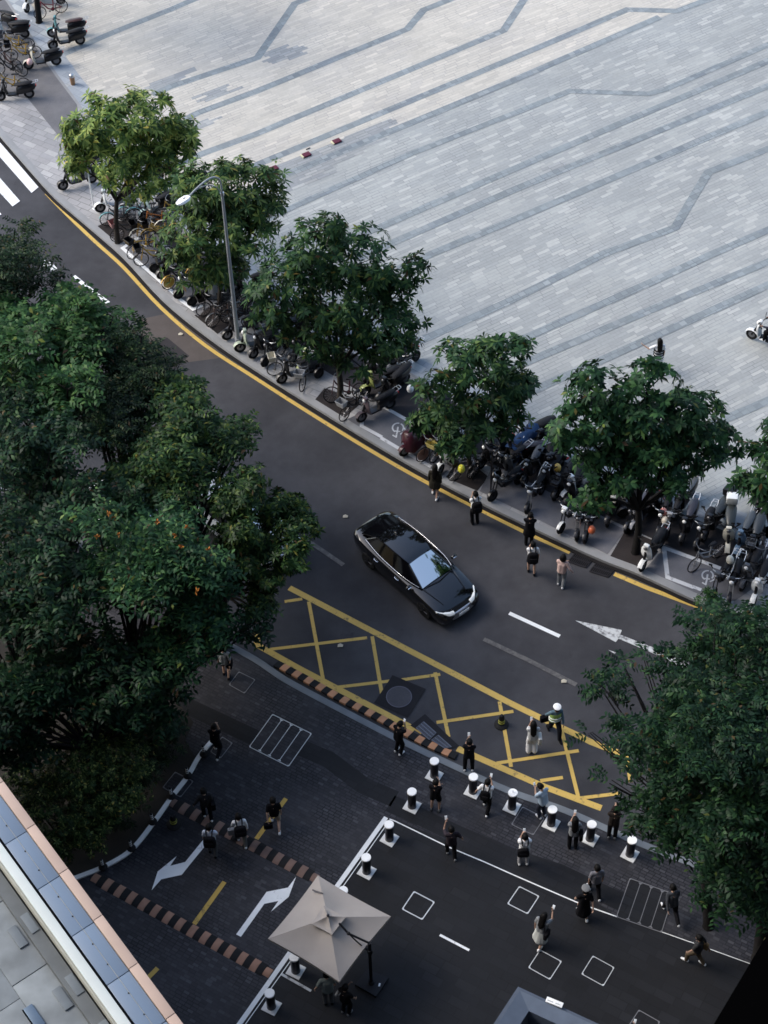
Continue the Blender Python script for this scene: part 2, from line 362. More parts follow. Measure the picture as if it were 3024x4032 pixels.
# ---- markings
ZM=[.008]
def zz(base=0.):
    ZM[0]+=.00035; return base+ZM[0]
def marks(name,m,items,base=0.):
    b=MB()
    for it in items:
        if it[0]=='s': b.strip(it[1],it[2],zz(base))
        else: b.sheet(xy(it[1]),zz(base))
    return struct(b.build(name,None,m,None))
marks('yellow_edge_line',m_yel,[('s',smooth(dl([(100,418),(143,462),(203,520),(267,578),(350,667),(443,746),(553,818),(686,903),(820,985),(930,1047),(1020,1093),(1130,1148),(1231,1194)])),.14),('s',dl([(1327,1240),(1400,1271),(1495,1306)]),.16),('s',dl([(1495,1306),(1600,1352),(1720,1402)]),.14)])
marks('yellow_near_edge_line',m_faint,[('s',smooth(dl([(100,1090),(200,1166),(287,1236),(363,1288),(460,1345),(556,1395)])),.16)])
m2=zL2; m3=zL3
marks('yellow_box_marking',m_yel,[('s',dl([(625,1270),(866,1396),(1106,1521),(1180,1557),(1249,1589),(1276,1603),(1340,1628)]),.20),
 ('s',dl([(553,1392),(640,1441),(896,1576)]),.20),('s',dl([(988,1617),(1174,1699),(1299,1746)]),.20),('s',dl([(896,1573),(912,1583)]),.13),
 ('s',dl([(667,1300),(698,1468)]),.11),('s',dl([(584,1403),(793,1378)]),.11),('s',dl([(615,1300),(653,1294)]),.11),('s',dl([(804,1375),(825,1500)]),.11),
 ('s',dl([(728,1485),(846,1471)]),.11),('s',dl([(868,1469),(951,1457)]),.11),('s',dl([(940,1453),(969,1592)]),.11),('s',dl([(943,1561),(1109,1537)]),.11),
 ('s',dl([(1079,1516),(1104,1657)]),.11),('s',dl([(1073,1649),(1250,1622)]),.11),('s',dl([(1212,1573),(1250,1726)]),.11),('s',dl([(1167,1687),(1216,1680)]),.11),('s',dl([(1250,1725),(1340,1714)]),.11),
 ('s',dl([(1353,1631),(1362,1690)]),.11),('s',dl([(556,1392),(552,1362)]),.2)])
marks('white_dash_marking',m_white,[('s',dl([(1100,1325),(1209,1375)]),.13),('s',dl([(90,567),(116,582)]),.16),('s',dl([(159,597),(190,622),(234,655)]),.16),('s',dl([(92,566),(108,575),(116,584)]),.3)])
marks('worn_centre_line',m_faint,[('s',dl([(660,1165),(742,1221)]),.15),('s',dl([(1045,1381),(1140,1426),(1245,1480)]),.15)])
marks('white_arrow_marking',m_whitew,[('p',[m3(410,705),m3(712,767),m3(700,797),m3(1060,935),m3(1150,985),m3(1120,1020),m3(1000,955),m3(690,822),m3(672,845)]),('p',[m3(622,895),m3(672,912),m3(668,922)])])
marks('zebra_crossing',m_white,[('p',[zR1(-160,735),zR1(0,925),zR1(250,1215),zR1(205,1252),zR1(-30,985),zR1(-200,790)]),('p',[zR1(-170,950),zR1(0,1155),zR1(130,1305),zR1(82,1340),zR1(-20,1230),zR1(-210,1000)]),('p',[zR1(-120,1260),zR1(10,1390),zR1(-30,1420),zR1(-160,1290)])])
marks('asphalt_patches',m_patch,[('p',dl([(848,1459),(920,1489),(881,1551),(808,1519)])),('p',dl([(918,1543),(993,1613),(971,1621),(886,1568)]))],.002)
ZM[0]=.002
marks('brown_road_patch',m_brown,[('p',dl([(300,690),(390,672),(440,727),(486,772),(440,778),(372,787),(310,760)]))])
marks('square_road_patch',m_strip,[('p',dl([(333,746),(361,729),(409,769),(364,806)]))])
ZM[0]=.008
# driveway
zU=zone(960,3200,.3762); zM=zone(1560,3460,.1808)
Q=lambda z,pts:[z(x,y,ZD) for x,y in pts]
marks('white_driveway_arrows',m_white,[('p',Q(zB1,[(1330,450),(1200,610),(1103,635),(1145,572),(1022,672),(983,793),(1045,722),(1178,693),(1232,625),(1365,462)])),
 ('p',Q(zU,[(547,672),(462,785),(238,830),(168,930),(-80,1275),(-30,1300),(215,955),(362,925),(285,1037),(470,882)]))],ZD)
marks('yellow_driveway_lines',m_yeld,[('s',Q(zB1,[(1455,738),(1258,1012)]),.13),('s',Q(zone(640,3000,.3014),[(1612,480),(1225,1010)]),.13),('s',Q(zB1,[(1022,1297),(955,1365)]),.13)],ZD)
marks('white_driveway_lines',m_white,[('s',Q(zU,[(1490,50),(990,752),(480,1470),(0,2150),(-200,2430)]),.13),('s',Q(zU,[(1500,120),(1020,800),(520,1510),(20,2212),(-160,2470)]),.022),
 ('s',Q(zB2,[(865,332),(900,345),(1240,510),(1480,610),(1659,690)])+Q(zB3,[(230,790),(440,880),(680,965)]),.035),('s',Q(zB3,[(965,1062),(1200,1145),(1530,1265),(1700,1325)]),.02),
 ('s',Q(zM,[(950,1228),(1590,1562)]),.07)],ZD+.004)
marks('shade_grey_forecourt_line',m_whitew,[('s',Q(zU,[(395,1692),(705,1868)]),.07)],ZD+.004)  # white bar; the parasol's shade is put into its grey paint
# bicycle bay brackets and symbols on the pavement
zF=zone(1500,1560,Z4); zE=zone(1200,1300,Z4); zJ=zone(2604,1960,Z4); zC=zone(700,980,Z4); zB=zone(460,740,Z4)
QP=lambda z,pts:[z(x,y,ZP) for x,y in pts]
def ring(z,cx,cy,rx,ry,a0,a1,n=14): return [z(cx+rx*math.cos(R(a0+(a1-a0)*i/n)),cy-ry*math.sin(R(a0+(a1-a0)*i/n)),ZP) for i in range(n+1)]
def bikesym(z,cx,cy): 
    return [('s',ring(z,cx,cy,85,72,-40,60),.05),('s',ring(z,cx,cy,85,72,75,240),.05),('s',QP(z,[(cx,cy-15),(cx-12,cy+70),(cx-30,cy+140)]),.055),('s',QP(z,[(cx-50,cy+50),(cx+35,cy+58)]),.05),('s',QP(z,[(cx-85,cy+112),(cx-20,cy+152)]),.05),('s',QP(z,[(cx+35,cy+100),(cx+115,cy+60)]),.05),('s',QP(z,[(cx+100,cy),(cx+118,cy+62)]),.05)]
marks('bicycle_bay_marking',m_bike,[('s',QP(zE,[(1170,1165),(1659,1445)]),.13),('s',QP(zF,[(0,150),(500,430)]),.13),('s',QP(zE,[(890,1430),(885,1500),(1200,1670)]),.13),('s',QP(zF,[(0,655),(330,850),(780,1105)]),.13),
 ('s',QP(zJ,[(500,1400),(95,1245),(40,785),(530,960),(920,1105)]),.14),('s',QP(zJ,[(1310,1260),(1500,1335)]),.13),('s',QP(zJ,[(500,1395),(620,1440)]),.12),('s',QP(zJ,[(850,1540),(1120,1640)]),.12),
 ]+bikesym(zF,265,500)+bikesym(zJ,718,1215),ZP+.016)
marks('bay_bracket_marking',m_white,[('s',QP(zB,[(340,780),(90,945),(900,1659)]),.14),('s',QP(zC,[(0,770),(240,950),(385,890)]),.14)],ZP+.016)
# ---- plaza stripes
ST=[[(60,150),(150,112),(240,72),(370,20),(440,-10)],[(330,205),(370,187),(556,125),(637,8),(720,-25)],[(400,258),(430,243),(553,198),(880,63),(915,22),(1020,-20)],[(340,372),(443,330),(553,290),(1088,66),(1138,-10)],
[(480,388),(553,357),(1106,127),(1355,21),(1462,24),(1560,-12)],[(530,414),(603,384),(1106,175),(1425,37)],[(560,482),(620,453),(886,333),(1106,247),(1230,197),(1402,203),(1440,192),(1659,97),(1760,55)],
[(740,526),(806,497),(1106,367),(1293,287),(1659,132),(1760,90)],[(770,560),(836,530),(1106,412),(1659,186),(1760,145)],[(860,582),(936,547),(1106,477),(1659,242),(1760,200)],
[(860,756),(936,724),(1106,648),(1306,548),(1458,492),(1530,372),(1659,322),(1760,280)],[(1080,755),(1149,724),(1406,610),(1532,552),(1659,497),(1760,455)],[(1070,812),(1143,780),(1400,672),(1659,566),(1760,525)],
[(1100,868),(1170,836),(1400,733),(1659,616),(1760,570)],[(1500,934),(1566,906),(1659,866),(1760,825)],[(1470,1110),(1536,1083),(1659,1033),(1760,990)]]
b=MB(); z=ZP+.0085
for i,l in enumerate(ST):
    z+=.0003; b.strip(dl(l,ZP),.34 if i not in(6,) else .3,z)
struct(b.build('plaza_stripes',None,m_stripe,None))
# darker replaced slabs, irregular stepped patches
m_dk=slab_mat('plaza_replaced_slabs',A_ST,.62,.165,(.30,.315,.315),(.265,.28,.29),(.34,.35,.345),(.16,.17,.18),.012,clus=1.,cl=(.4,.6),vari=.1)
b=MB(); rr=random.Random(3); ca,sa=math.cos(A_ST),math.sin(A_ST)
for (cx,cy,nr,ln) in ((602,122,6,2.2),(640,118,4,1.2),(800,300,7,3.),(470,205,4,2.2),(700,345,8,6.),(650,390,6,4.),(440,272,3,2.),(370,180,4,2.5),(1180,385,2,1.5),(1200,365,2,1.6)):
    o=D(cx,cy); u0=o.x*ca+o.y*sa; v0=round((-o.x*sa+o.y*ca)/.165)*.165
    for k in range(nr):
        a=u0-ln/2*rr.uniform(.4,1.1); c=u0+ln/2*rr.uniform(.3,1.1); v=v0+(k-nr/2)*.165
        vs=[(a,v),(c,v),(c,v+.165),(a,v+.165)]
        b.sheet([(p*ca-q*sa,p*sa+q*ca) for p,q in vs],ZP+.0065+.0001*k)
struct(b.build('plaza_replaced_slabs',None,m_dk,None))
# ------------------------------------------------------------------ sky, sun, camera
w=bpy.data.worlds.new('World'); SC.world=w; w.use_nodes=True
sky=w.node_tree.nodes.new('ShaderNodeTexSky'); sky.sky_type='NISHITA'; sky.sun_disc=False
SUN_EL,SUN_AZ=R(42),R(285)             # azimuth: clockwise from +Y
sky.sun_elevation=SUN_EL; sky.sun_rotation=SUN_AZ; sky.air_density=1.2; sky.dust_density=2.6; sky.ozone_density=1.5
w.node_tree.links.new(sky.outputs[0],w.node_tree.nodes['Background'].inputs[0]); w.node_tree.nodes['Background'].inputs[1].default_value=SKY_S
sl=bpy.data.lights.new('sun','SUN'); sl.energy=SUN_S; sl.angle=R(28); sl.color=(1.,.96,.905)
so=link('sun',sl); sd=Vector((math.sin(SUN_AZ)*math.cos(SUN_EL),math.cos(SUN_AZ)*math.cos(SUN_EL),math.sin(SUN_EL)))
so.rotation_euler=sd.to_track_quat('Z','Y').to_euler(); so.location=(0,0,80)
cd=bpy.data.cameras.new('camera'); co=link('camera',cd); cd.sensor_fit='AUTO'; cd.sensor_width=36.; cd.lens=F/4032*36; cd.clip_end=3000.; cd.clip_start=.2
co.matrix_world=Matrix.Translation((0,0,H))@Matrix.Rotation(math.pi/2-PIT,4,'X')@Matrix.Rotation(ROL,4,'Z'); SC.camera=co
SC.cycles.filter_width=1.6
SC.view_settings.view_transform='Standard'; SC.view_settings.look='None'; SC.view_settings.exposure=EXPO; SC.view_settings.gamma=1.
# ------------------------------------------------------------------ street furniture
m_black=mat('black_plastic',(.012,.012,.014),.45); m_rub=mat('rubber',(.016,.016,.017),.8); m_steel=mat('brushed_steel',(.55,.56,.57),.32,.9,.08)
m_cap=mat('white_enamel',(.9,.91,.9),.4,0.,.05); m_grayp=mat('grey_paint',(.33,.35,.37),.45,.2,.1); m_post=mat('dark_post',(.05,.05,.06),.28,.6,.3,2.)
m_orange=mat('worn_orange_rubber',(.34,.195,.135),.75,0.,.35,3.); m_orangk=mat('orange_kerb_rubber',(.52,.26,.14),.75,0.,.3,3.); m_orangd=mat('faded_orange_rubber',(.20,.13,.105),.8,0.,.3,3.); m_yelst=mat('reflective_yellow',(.55,.55,.12),.5)
def frame2d(o,a): return lambda u,v:(o.x+u*math.cos(a)-v*math.sin(a),o.y+u*math.sin(a)+v*math.cos(a))
# bollards
bol=thing('bollard','x','bollard')
MB().box((0,0,.012),(.37,.37,.024),0,.006).build('base_plate',bol,mat('scuffed_plate',(.7,.71,.7),.5,0.,.28,7.))
MB().lathe([(.115,.024),(.112,.04),(.109,.06),(.109,.66),(.106,.70)],n=24).build('post',bol,m_post)
MB().lathe([(.112,.69),(.122,.695),(.123,.732),(.118,.742),(.06,.744),(.02,.7445)],n=24).build('cap',bol,m_cap)
kids(bol)
zX=zone(1540,2940,.3617); zY=zone(1960,3100,.3617)
BL=[(zX,470,318,'steel bollard on a white plate, nearest the orange and black kerb ramp'),(zX,228,650,'steel bollard left of the man in black shorts on the dark setts'),(zX,890,490,'steel bollard half hidden behind the striding man in the black apron'),
(zX,1315,662,'steel bollard with a small peg standing on its white cap'),(zY,580,400,'steel bollard in front of the person in the pale blue shirt'),(zY,1003,562,'steel bollard beside the long haired woman with the dark bag'),(zY,1437,732,'steel bollard at the edge of the right tree, farthest right of the row'),
(zU,1525,275,'steel bollard at the upper corner of the thick white forecourt line'),(zU,1287,618,'steel bollard second from the upper corner of the thick white line'),(zU,1048,962,'steel bollard with only its white cap showing past the parasol edge'),(zU,545,1655,'steel bollard in the shade under the beige parasol'),(zU,290,2030,'steel bollard below the parasol, nearest the bottom of the photo')]
for i,(z,x,y,l) in enumerate(BL):
    o=bol if i==0 else dup(bol); o.location=z(x,y,ZD+.006); o.scale=(1.2,1.2,1.16); o.rotation_euler.z=A_DR+.04*math.sin(i*7); tag(o,l,'bollard','steel bollards on white plates')
o=MB().lathe([(.012,0),(.012,.09),(.006,.1)],n=8).build('peg',None,m_steel); o.location=zX(1315,662,ZD)+Vector((0,0,.872)); tag(o,'small upright peg on the cap of a bollard','peg')
# flexible delineator posts on the white kerb
dlp=thing('delineator_post','x','delineator'); MB().lathe([(.14,0),(.13,.04),(.07,.07),(.05,.09)],n=18).build('base',dlp,m_rub)
MB().lathe([(.04,.08),(.037,.46),(.03,.49),(.01,.5)],n=14).build('post',dlp,m_black)
for k in range(3): MB().lathe([(.041,.17+.1*k),(.041,.22+.1*k)],n=14).build('reflective_band',dlp,m_cap)
kids(dlp); zK=zone(700,2520,.2261)
for i,(z,x,y,l) in enumerate([(zB1,668,642,'black banded delineator nearest the pink roof edge'),(zB1,852,520,'black banded delineator second from the pink roof edge'),(zB1,990,348,'black banded delineator beside the small black and yellow cone'),(zB1,1112,183,'black banded delineator at the end of the upper speed bump'),(zB1,1217,50,'black banded delineator on the stretch above the upper speed bump'),(zK,455,1985,'black banded delineator beside the walking man in black')]):
    o=dlp if i==0 else dup(dlp); o.location=z(x,y,ZD+.06); tag(o,l,'delineator','delineator posts along the white kerb')
# white kerb line with gaps
kl=smooth([zB1(485,718,ZD),zB1(680,640,ZD),zB1(850,535,ZD),zB1(990,365,ZD),zB1(1115,190,ZD),zB1(1215,60,ZD),zL1(1290,1590,ZD),zL1(1372,1490,ZD)],6)
b=MB(); A=offset(kl,.07);B2=offset(kl,-.07)
b.loft([[(p.x,p.y,ZD-.01),(p.x,p.y,ZD+.06),(q.x,q.y,ZD+.06),(q.x,q.y,ZD-.01)] for p,q in zip(A,B2)]); struct(b.build('white_kerb',None,m_white,20))
# cones
cn=thing('warning_cone','x','cone'); MB().lathe([(.23,0),(.23,.03),(.19,.06),(.1,.1)],n=22).build('base',cn,m_rub)
MB().lathe([(.11,.08),(.10,.2),(.085,.45),(.055,.52),(.02,.53)],n=18).build('body',cn,m_black)
for k in range(3): MB().lathe([(.109-.01*k,.15+.1*k),(.106-.01*k,.2+.1*k)],n=18).build('reflective_stripe',cn,m_yelst)
kids(cn)
for i,(z,x,y,zz_,l) in enumerate([(zL2,1590,1378,.003,'black cone with yellow stripes standing in the yellow box marking'),(zB1,1128,365,ZD,'black cone with yellow stripes beside the upper speed bump')]):
    o=cn if i==0 else dup(cn); o.location=z(x,y,zz_); tag(o,l,'cone')
# rubber speed bumps: alternating blocks, one mesh each
def bump(name,label,a,b_,n,w,h,cap,z,col):
    L=(b_-a).length; an=axis(a,b_); t=thing(name,label,'speed bump',(a.x,a.y,z),an)
    rnd=random.Random(n)
    for k in range(n):
        x0=L*k/n+.004;x1=L*(k+1)/n-.004; p=[(x,y) for x,y in ((-.5,0),(-.38,.55),(-.15,.95),(.15,.95),(.38,.55),(.5,0))]
        w0=w*(.72 if k in(0,n-1) else 1.); mb=MB().loft([[(x,u*w0,v*h) for u,v in p] for x in (x0,x1)])
        mb.build('orange_block' if k%2==cap else 'black_block',t,col if k%2==cap else m_rub,30)
    return t
bump('speed_bump','lower orange and black speed bump running across the driveway to the parasol',zB1(603,705,ZD),zone(960,3200,.3762)(285,1690,ZD),29,.40,.05,0,ZD+.004,m_orange)
bump('speed_bump','upper faded orange and black speed bump across the driveway',zB1(1100,215,ZD),zone(960,3200,.3762)(775,700,ZD),25,.40,.05,0,ZD+.004,m_orangd)
# kerb ramp of rubber blocks
kr=thing('kerb_ramp','orange and black rubber kerb ramp beside the yellow box marking','kerb ramp'); ka=zL2(130,990,.0); kb=zL2(1310,1600,.0)
rp=smooth([zL2(130,985,0),zL2(330,1090,0),zL2(560,1218,0),zL2(800,1338,0),zL2(1060,1480,0),zL2(1300,1588,0)],5); n=29
cum=[0]; 
for i in range(1,len(rp)): cum.append(cum[-1]+(rp[i]-rp[i-1]).length)
def along(d):
    for i in range(1,len(rp)):
        if d<=cum[i]+1e-6: return rp[i-1].lerp(rp[i],(d-cum[i-1])/(cum[i]-cum[i-1])),(rp[i]-rp[i-1]).normalized()
    return rp[-1],(rp[-1]-rp[-2]).normalized()
kr.location=(rp[0].x,rp[0].y,0)
for k in range(n):
    pr=[]
    for d in (cum[-1]*k/n+.004,cum[-1]*(k+1)/n-.004):
        p,t=along(d); nn=Vector((-t.y,t.x,0)); p=p-rp[0]
        pr.append([p+nn*.16+Vector((0,0,.012)),p+nn*.05+Vector((0,0,.06)),p-nn*.12+Vector((0,0,.105)),p-nn*.15+Vector((0,0,.105)),p-nn*.15+Vector((0,0,.012))])
    MB().loft(pr).build('orange_block' if k%2 else 'black_block',kr,m_orangk if k%2 else m_rub,30)
# covers with bright edging
m_edgew=mat('bright_edging',(.62,.64,.64),.45,.3,.15); m_edged=mat('dull_edging',(.2,.2,.21),.5,.3,.3,3.)
def cover(label,c,slots=1,m=m_edgew,w=.022,cat='manhole cover',zb=ZD+.008):
    o=sum(c,Vector((0,0,0)))/4; t=thing('manhole_cover' if slots==1 else 'trench_cover',label,cat,(o.x,o.y,zb))
    c=[Vector((p.x-o.x,p.y-o.y,0)) for p in c]; f=MB(); ins=MB()
    def bar(a,b2,w):
        d=(b2-a).normalized(); n_=Vector((-d.y,d.x,0))*w/2; f.add([a-n_,b2-n_,b2+n_,a+n_]+[q+Vector((0,0,.008)) for q in (a-n_,b2-n_,b2+n_,a+n_)],[(4,5,6,7),(0,1,5,4),(1,2,6,5),(2,3,7,6),(3,0,4,7)])
    def tri(a,u,v,s=.07): f.add([q+Vector((0,0,.0085)) for q in (a,a+u.normalized()*s,a+v.normalized()*s)],[(0,1,2)])
    for i in range(4):
        bar(c[i].lerp(c[(i+1)%4],.008),c[(i+1)%4].lerp(c[i],.008),w); tri(c[i],c[(i+1)%4]-c[i],c[i-1]-c[i])
    for k in range(1,slots):
        a=c[0].lerp(c[1],k/slots); b2=c[3].lerp(c[2],k/slots); bar(a.lerp(b2,.03),b2.lerp(a,.03),w*.9)
        for p,q in ((a,b2),(b2,a)):
            for e in (c[1]-c[0],c[0]-c[1]): tri(p.lerp(q,.02),e,q-p)
    MB().add([q*.97+Vector((0,0,.001)) for q in c],[(0,1,2,3)]).build('cover_plate',t,m_pav if zb<ZD+.01 else m_slab,None)
    f.build('frame',t,m,None); return t
zG=zone(860,2600,.2411); zH=zone(2050,3700,.2411); zN=zone(2200,3360,.3617); zI=zone(1960,3440,.1808)
q4=lambda z,p:[z(x,y,ZD) for x,y in p]
cover('square cover with pale corners below the man in the white shirt, under the left trees',q4(zG,[(335,190),(600,320),(425,540),(175,400)]),1,m_edged)
cover('four slot trench cover with pale edging on the dark setts',q4(zG,[(885,885),(1520,1200),(1145,1735),(505,1415)]),4,m_edgew)
cover('dim four slot trench cover near the right tree',q4(zN,[(775,275),(1250,445),(1118,862),(628,692)]),4,m_edged,zb=ZD+.012)
cover('brightly edged square cover right of the parasol',q4(zM,[(390,285),(830,515),(565,892),(133,665)]),1,m_edgew,.03,zb=ZD+.012)
cover('brightly edged square cover just below the thin white line',q4(zI,[(470,285),(895,498),(648,878),(215,658)]),1,m_edgew,.026,zb=ZD+.012)
cover('square edged cover above the white plate on the blue grey parapet',q4(zH,[(318,172),(665,360),(477,652),(130,458)]),1,m_edgew,.022,zb=ZD+.012)
cover('square edged cover right of the one above the parapet',q4(zH,[(1180,270),(1525,460),(1350,757),(997,563)]),1,m_edgew,.02,zb=ZD+.012)
cover('dull square cover between two bollards with pale corners',q4(zY,[(270,215),(505,335),(385,520),(150,405)]),1,m_edged)
cover('square cover cut by the bottom edge of the photo',q4(zB3,[(822,1570),(957,1647),(880,1765),(745,1690)]),1,m_edged,zb=ZD+.012)
cover('dull square cover under the walking man in black beside the white kerb',q4(zK,[(775,1690),(948,1798),(745,2060),(570,1945)]),1,m_edged)
cover('dull square cover crossed by the white kerb line',q4(zone(640,3000,.3014),[(165,135),(400,255),(235,462),(5,335)]),1,m_edged)
# round cover in the asphalt patch
t=thing('manhole_cover','round grey manhole cover in a black square patch of asphalt','manhole cover',zL2(927,1197,.034)); MB().lathe([(.42,-.004),(.42,.004),(.40,.006)],n=40).build('rim',t,mat('iron_rim',(.13,.13,.16),.5,.4)); MB().lathe([(.395,-.003),(.395,.0075),(.2,.0078),(.02,.0078)],n=40).build('lid',t,asphalt_mat('iron_lid',(.06,.06,.07),(.08,.08,.09)))
# drain grates
m_iron=mat('grate_iron',(.16,.17,.2),.5,.5); m_hole=mat('grate_void',(.004,.004,.005),.9,var=0)
def grate(label,z,pts,nx,ny,zb=.034,bar=.014):
    m_iron=MATS['grate_iron'] if bar<.02 else mat('gutter_iron',(.018,.017,.02),.7)
    c=[z(x,y,zb) for x,y in pts]; o=sum(c,Vector((0,0,0)))/4; t=thing('drain_grate',label,'drain',(o.x,o.y,zb)); c=[Vector((p.x-o.x,p.y-o.y,0)) for p in c]
    MB().add([q*.99 for q in c],[(0,1,2,3)]).build('void',t,m_hole,None); f=MB(); g=lambda u,v:(c[0].lerp(c[1],u)).lerp(c[3].lerp(c[2],u),v); k=[0]
    def line(a,b2,w):
        k[0]+=1; h=.010+.0002*k[0]; d=(b2-a).normalized(); n_=Vector((-d.y,d.x,0))*w/2; f.add([a-n_,b2-n_,b2+n_,a+n_]+[q+Vector((0,0,h)) for q in (a-n_,b2-n_,b2+n_,a+n_)],[(4,5,6,7),(0,1,5,4),(1,2,6,5),(2,3,7,6),(3,0,4,7)])
    for i in range(nx+1): line(g(i/nx,0),g(i/nx,1),bar)
    for j in range(ny+1): line(g(0,j/ny),g(1,j/ny),bar*2)
    f.build('grating',t,m_iron,None); return t
zQ=zone(1500,2700,.2411)
grate('long steel drain grate by the kerb ramp, farther left half',zQ,[(695,590),(900,770),(790,880),(575,690)],16,3)
grate('shorter steel drain grate by the kerb ramp, right half',zQ,[(935,810),(1150,1000),(1040,1020),(830,885)],14,2)
grate('dark drain grate in the gutter left of the gap in the yellow line',zone(2126,1811,.943),[(150,386),(222,413),(192,449),(118,424)],10,2,.03,.03)
grate('dark drain grate in the gutter right of its twin at the yellow line',zone(2126,1811,.943),[(238,426),(312,456),(284,488),(208,464)],10,2,.03,.03)
# lamp post
lb=P(938,1352,ZP); 
def lift(b0,ypx):
    lo,hi=0.,40.
    for _ in range(50):
        m_=(lo+hi)/2
        if proj((b0.x,b0.y,m_))[1]>ypx: lo=m_
        else: hi=m_
    return lo
zt=lift(lb,763); T=Vector((lb.x,lb.y,zt)); Hd=P(742,776,zt+.75); apex=P(843,722,zt+1.0)
lp=thing('street_lamp','tall grey street lamp with a curved arm over the tree row','street lamp',lb)
loc=lambda p:Vector(p)-lb
MB().lathe([(.17,0),(.17,.04),(.12,.06),(.11,.3)],n=16).build('base',lp,m_grayp)
MB().tube([Vector((0,0,.05)),Vector((0,0,2)),Vector((0,0,5)),loc(T)],[.088,.08,.064,.048],14).build('pole',lp,m_grayp)
cv=[T,T+Vector((0,0,.35))]
A0=T+Vector((0,0,.35)); 
for k in range(1,9):
    t=k/8; c=A0*(1-t)**3+3*(A0+Vector((0,0,.75)))*(1-t)**2*t+3*(Hd*.45+A0*.55+Vector((0,0,.55)))*(1-t)*t*t+Hd*t**3; cv.append(c)
MB().tube([loc(p) for p in cv],[.036]*len(cv),10).build('curved_arm',lp,m_grayp)
br=[T,T.lerp(Hd,.15)+Vector((0,0,.32)),T.lerp(Hd,.35)+Vector((0,0,.45)),T.lerp(Hd,.6)+Vector((0,0,.38)),cv[-2]]
MB().tube([loc(p) for p in br],[.02]*len(br),8).build('brace',lp,m_grayp)
MB().lathe([(.075,-.06),(.075,.06)],tuple(loc(T)),14).build('collar',lp,m_steel)
hd=(Hd-cv[-3]); hd.z=0; ha=math.atan2(hd.y,hd.x); hm=Matrix.Rotation(ha,3,'Z')
def sh(sx,x0,x1,z0,z1): return None
rs=[]
for x,wd,h0,h1 in (tuple(q*.8 for q in r4) for r4 in ((-.08,.06,-.03,.04),(0.,.13,-.05,.06),(.12,.2,-.06,.075),(.42,.21,-.06,.07),(.6,.15,-.045,.045),(.68,.06,-.02,.02))):
    rs.append([loc(Hd)+hm@Vector((x,y*wd,h0+(h1-h0)*q)) for y,q in ((-1,.35),(-.7,1),(.7,1),(1,.35),(.8,0),(-.8,0))])
hd_o=MB().loft(rs).build('lamp_head',lp,m_cap)
MB().box(loc(Hd)+hm@Vector((.19,0,.062)),(.1,.04,.01),ha).build('maker_plate',hd_o,m_post)
# thin signpost and round convex mirror
sb=zone(200,560,Z4)(675,1035,ZP); sz=lift(sb,560+500*Z4)
t=thing('signpost','slim white signpost beside the white scooter under the first tree','signpost',sb); MB().tube([(0,0,0),(0,0,sz)],.03,10).build('pole',t,m_cap); MB().lathe([(.07,0),(.07,.012)],n=14).build('foot_plate',t,m_cap); MB().box((0,.0,sz-.12),(.3,.02,.3),.6,.01).build('sign_panel',t,m_grayp)
zGm=zone(1780,1600,Z4); mb_=zGm(600,1330,ZP); t=thing('traffic_mirror','round traffic mirror on a dark pole between the parked mopeds','traffic mirror',mb_); mz=lift(mb_,1600+690*Z4)
MB().tube([(0,0,0),(0,0,mz+.2)],.035,10).build('pole',t,m_post)
def disc(r,th,dome,n=28):
    mb=MB(); mb.lathe([(r,-th),(r*1.04,0),(r,th*.3),(r*.7,dome*.6),(r*.35,dome*.9),(.01,dome)],n=n); return mb
mq=Vector((-.45,-.8,.25)).to_track_quat('Z','Y').to_matrix()
for nm,r,m_,z_ in (('mirror_housing',.34,m_black,0.),('mirror_glass',.3,mat('mirror_glass',(.5,.52,.55),.08,1.,0),.025)):
    d=disc(r,.02,.05); d.v=[tuple(mq@Vector((v[0],v[1],v[2]+z_))+Vector((-.03,-.07,mz+.32))) for v in d.v]; d.build(nm,t,m_)
# litter bin, red boxes
zW=zone(200,220,.1206); t=thing('litter_bin','small orange brown litter bin with a silver lid at the plaza edge','litter bin',zW(730,930,ZP+.01)); MB().lathe([(.085,0),(.1,.02),(.115,.3),(.12,.42)],n=18).build('body',t,mat('orange_brown',(.35,.2,.11),.55)); MB().lathe([(.13,.42),(.135,.46),(.1,.53),(.04,.56),(.01,.565)],n=18).build('lid',t,m_steel)
zV=zone(1000,480,.2411); m_red=mat('dark_red_vinyl',(.10,.022,.04),.6); m_crm=mat('cream_plastic',(.62,.6,.4),.5)
for i,(x,y,l) in enumerate([(322,770,'dark red box with pale yellow end, nearest the trees'),(855,545,'dark red box with pale yellow end and a black bar beside it'),(1350,325,'dark red box with pale yellow end, farthest right of three')]):
    t=thing('low_box',l,'box',zV(x,y,ZP+.01),A_ST,'dark red boxes on the plaza'); MB().box((0.01,0,.035),(.36,.26,.07),0,.015).build('red_cover',t,m_red); MB().box((-.2,0,.03),(.06,.24,.06),0,.012).build('yellow_end',t,m_crm)
o=MB().box((0,0,.015),(.2,.035,.03),A_ST,.008).build('loose_bar',None,m_black); o.location=zV(885,440,ZP+.012); tag(o,'short black bar lying beside the middle dark red box','bar')
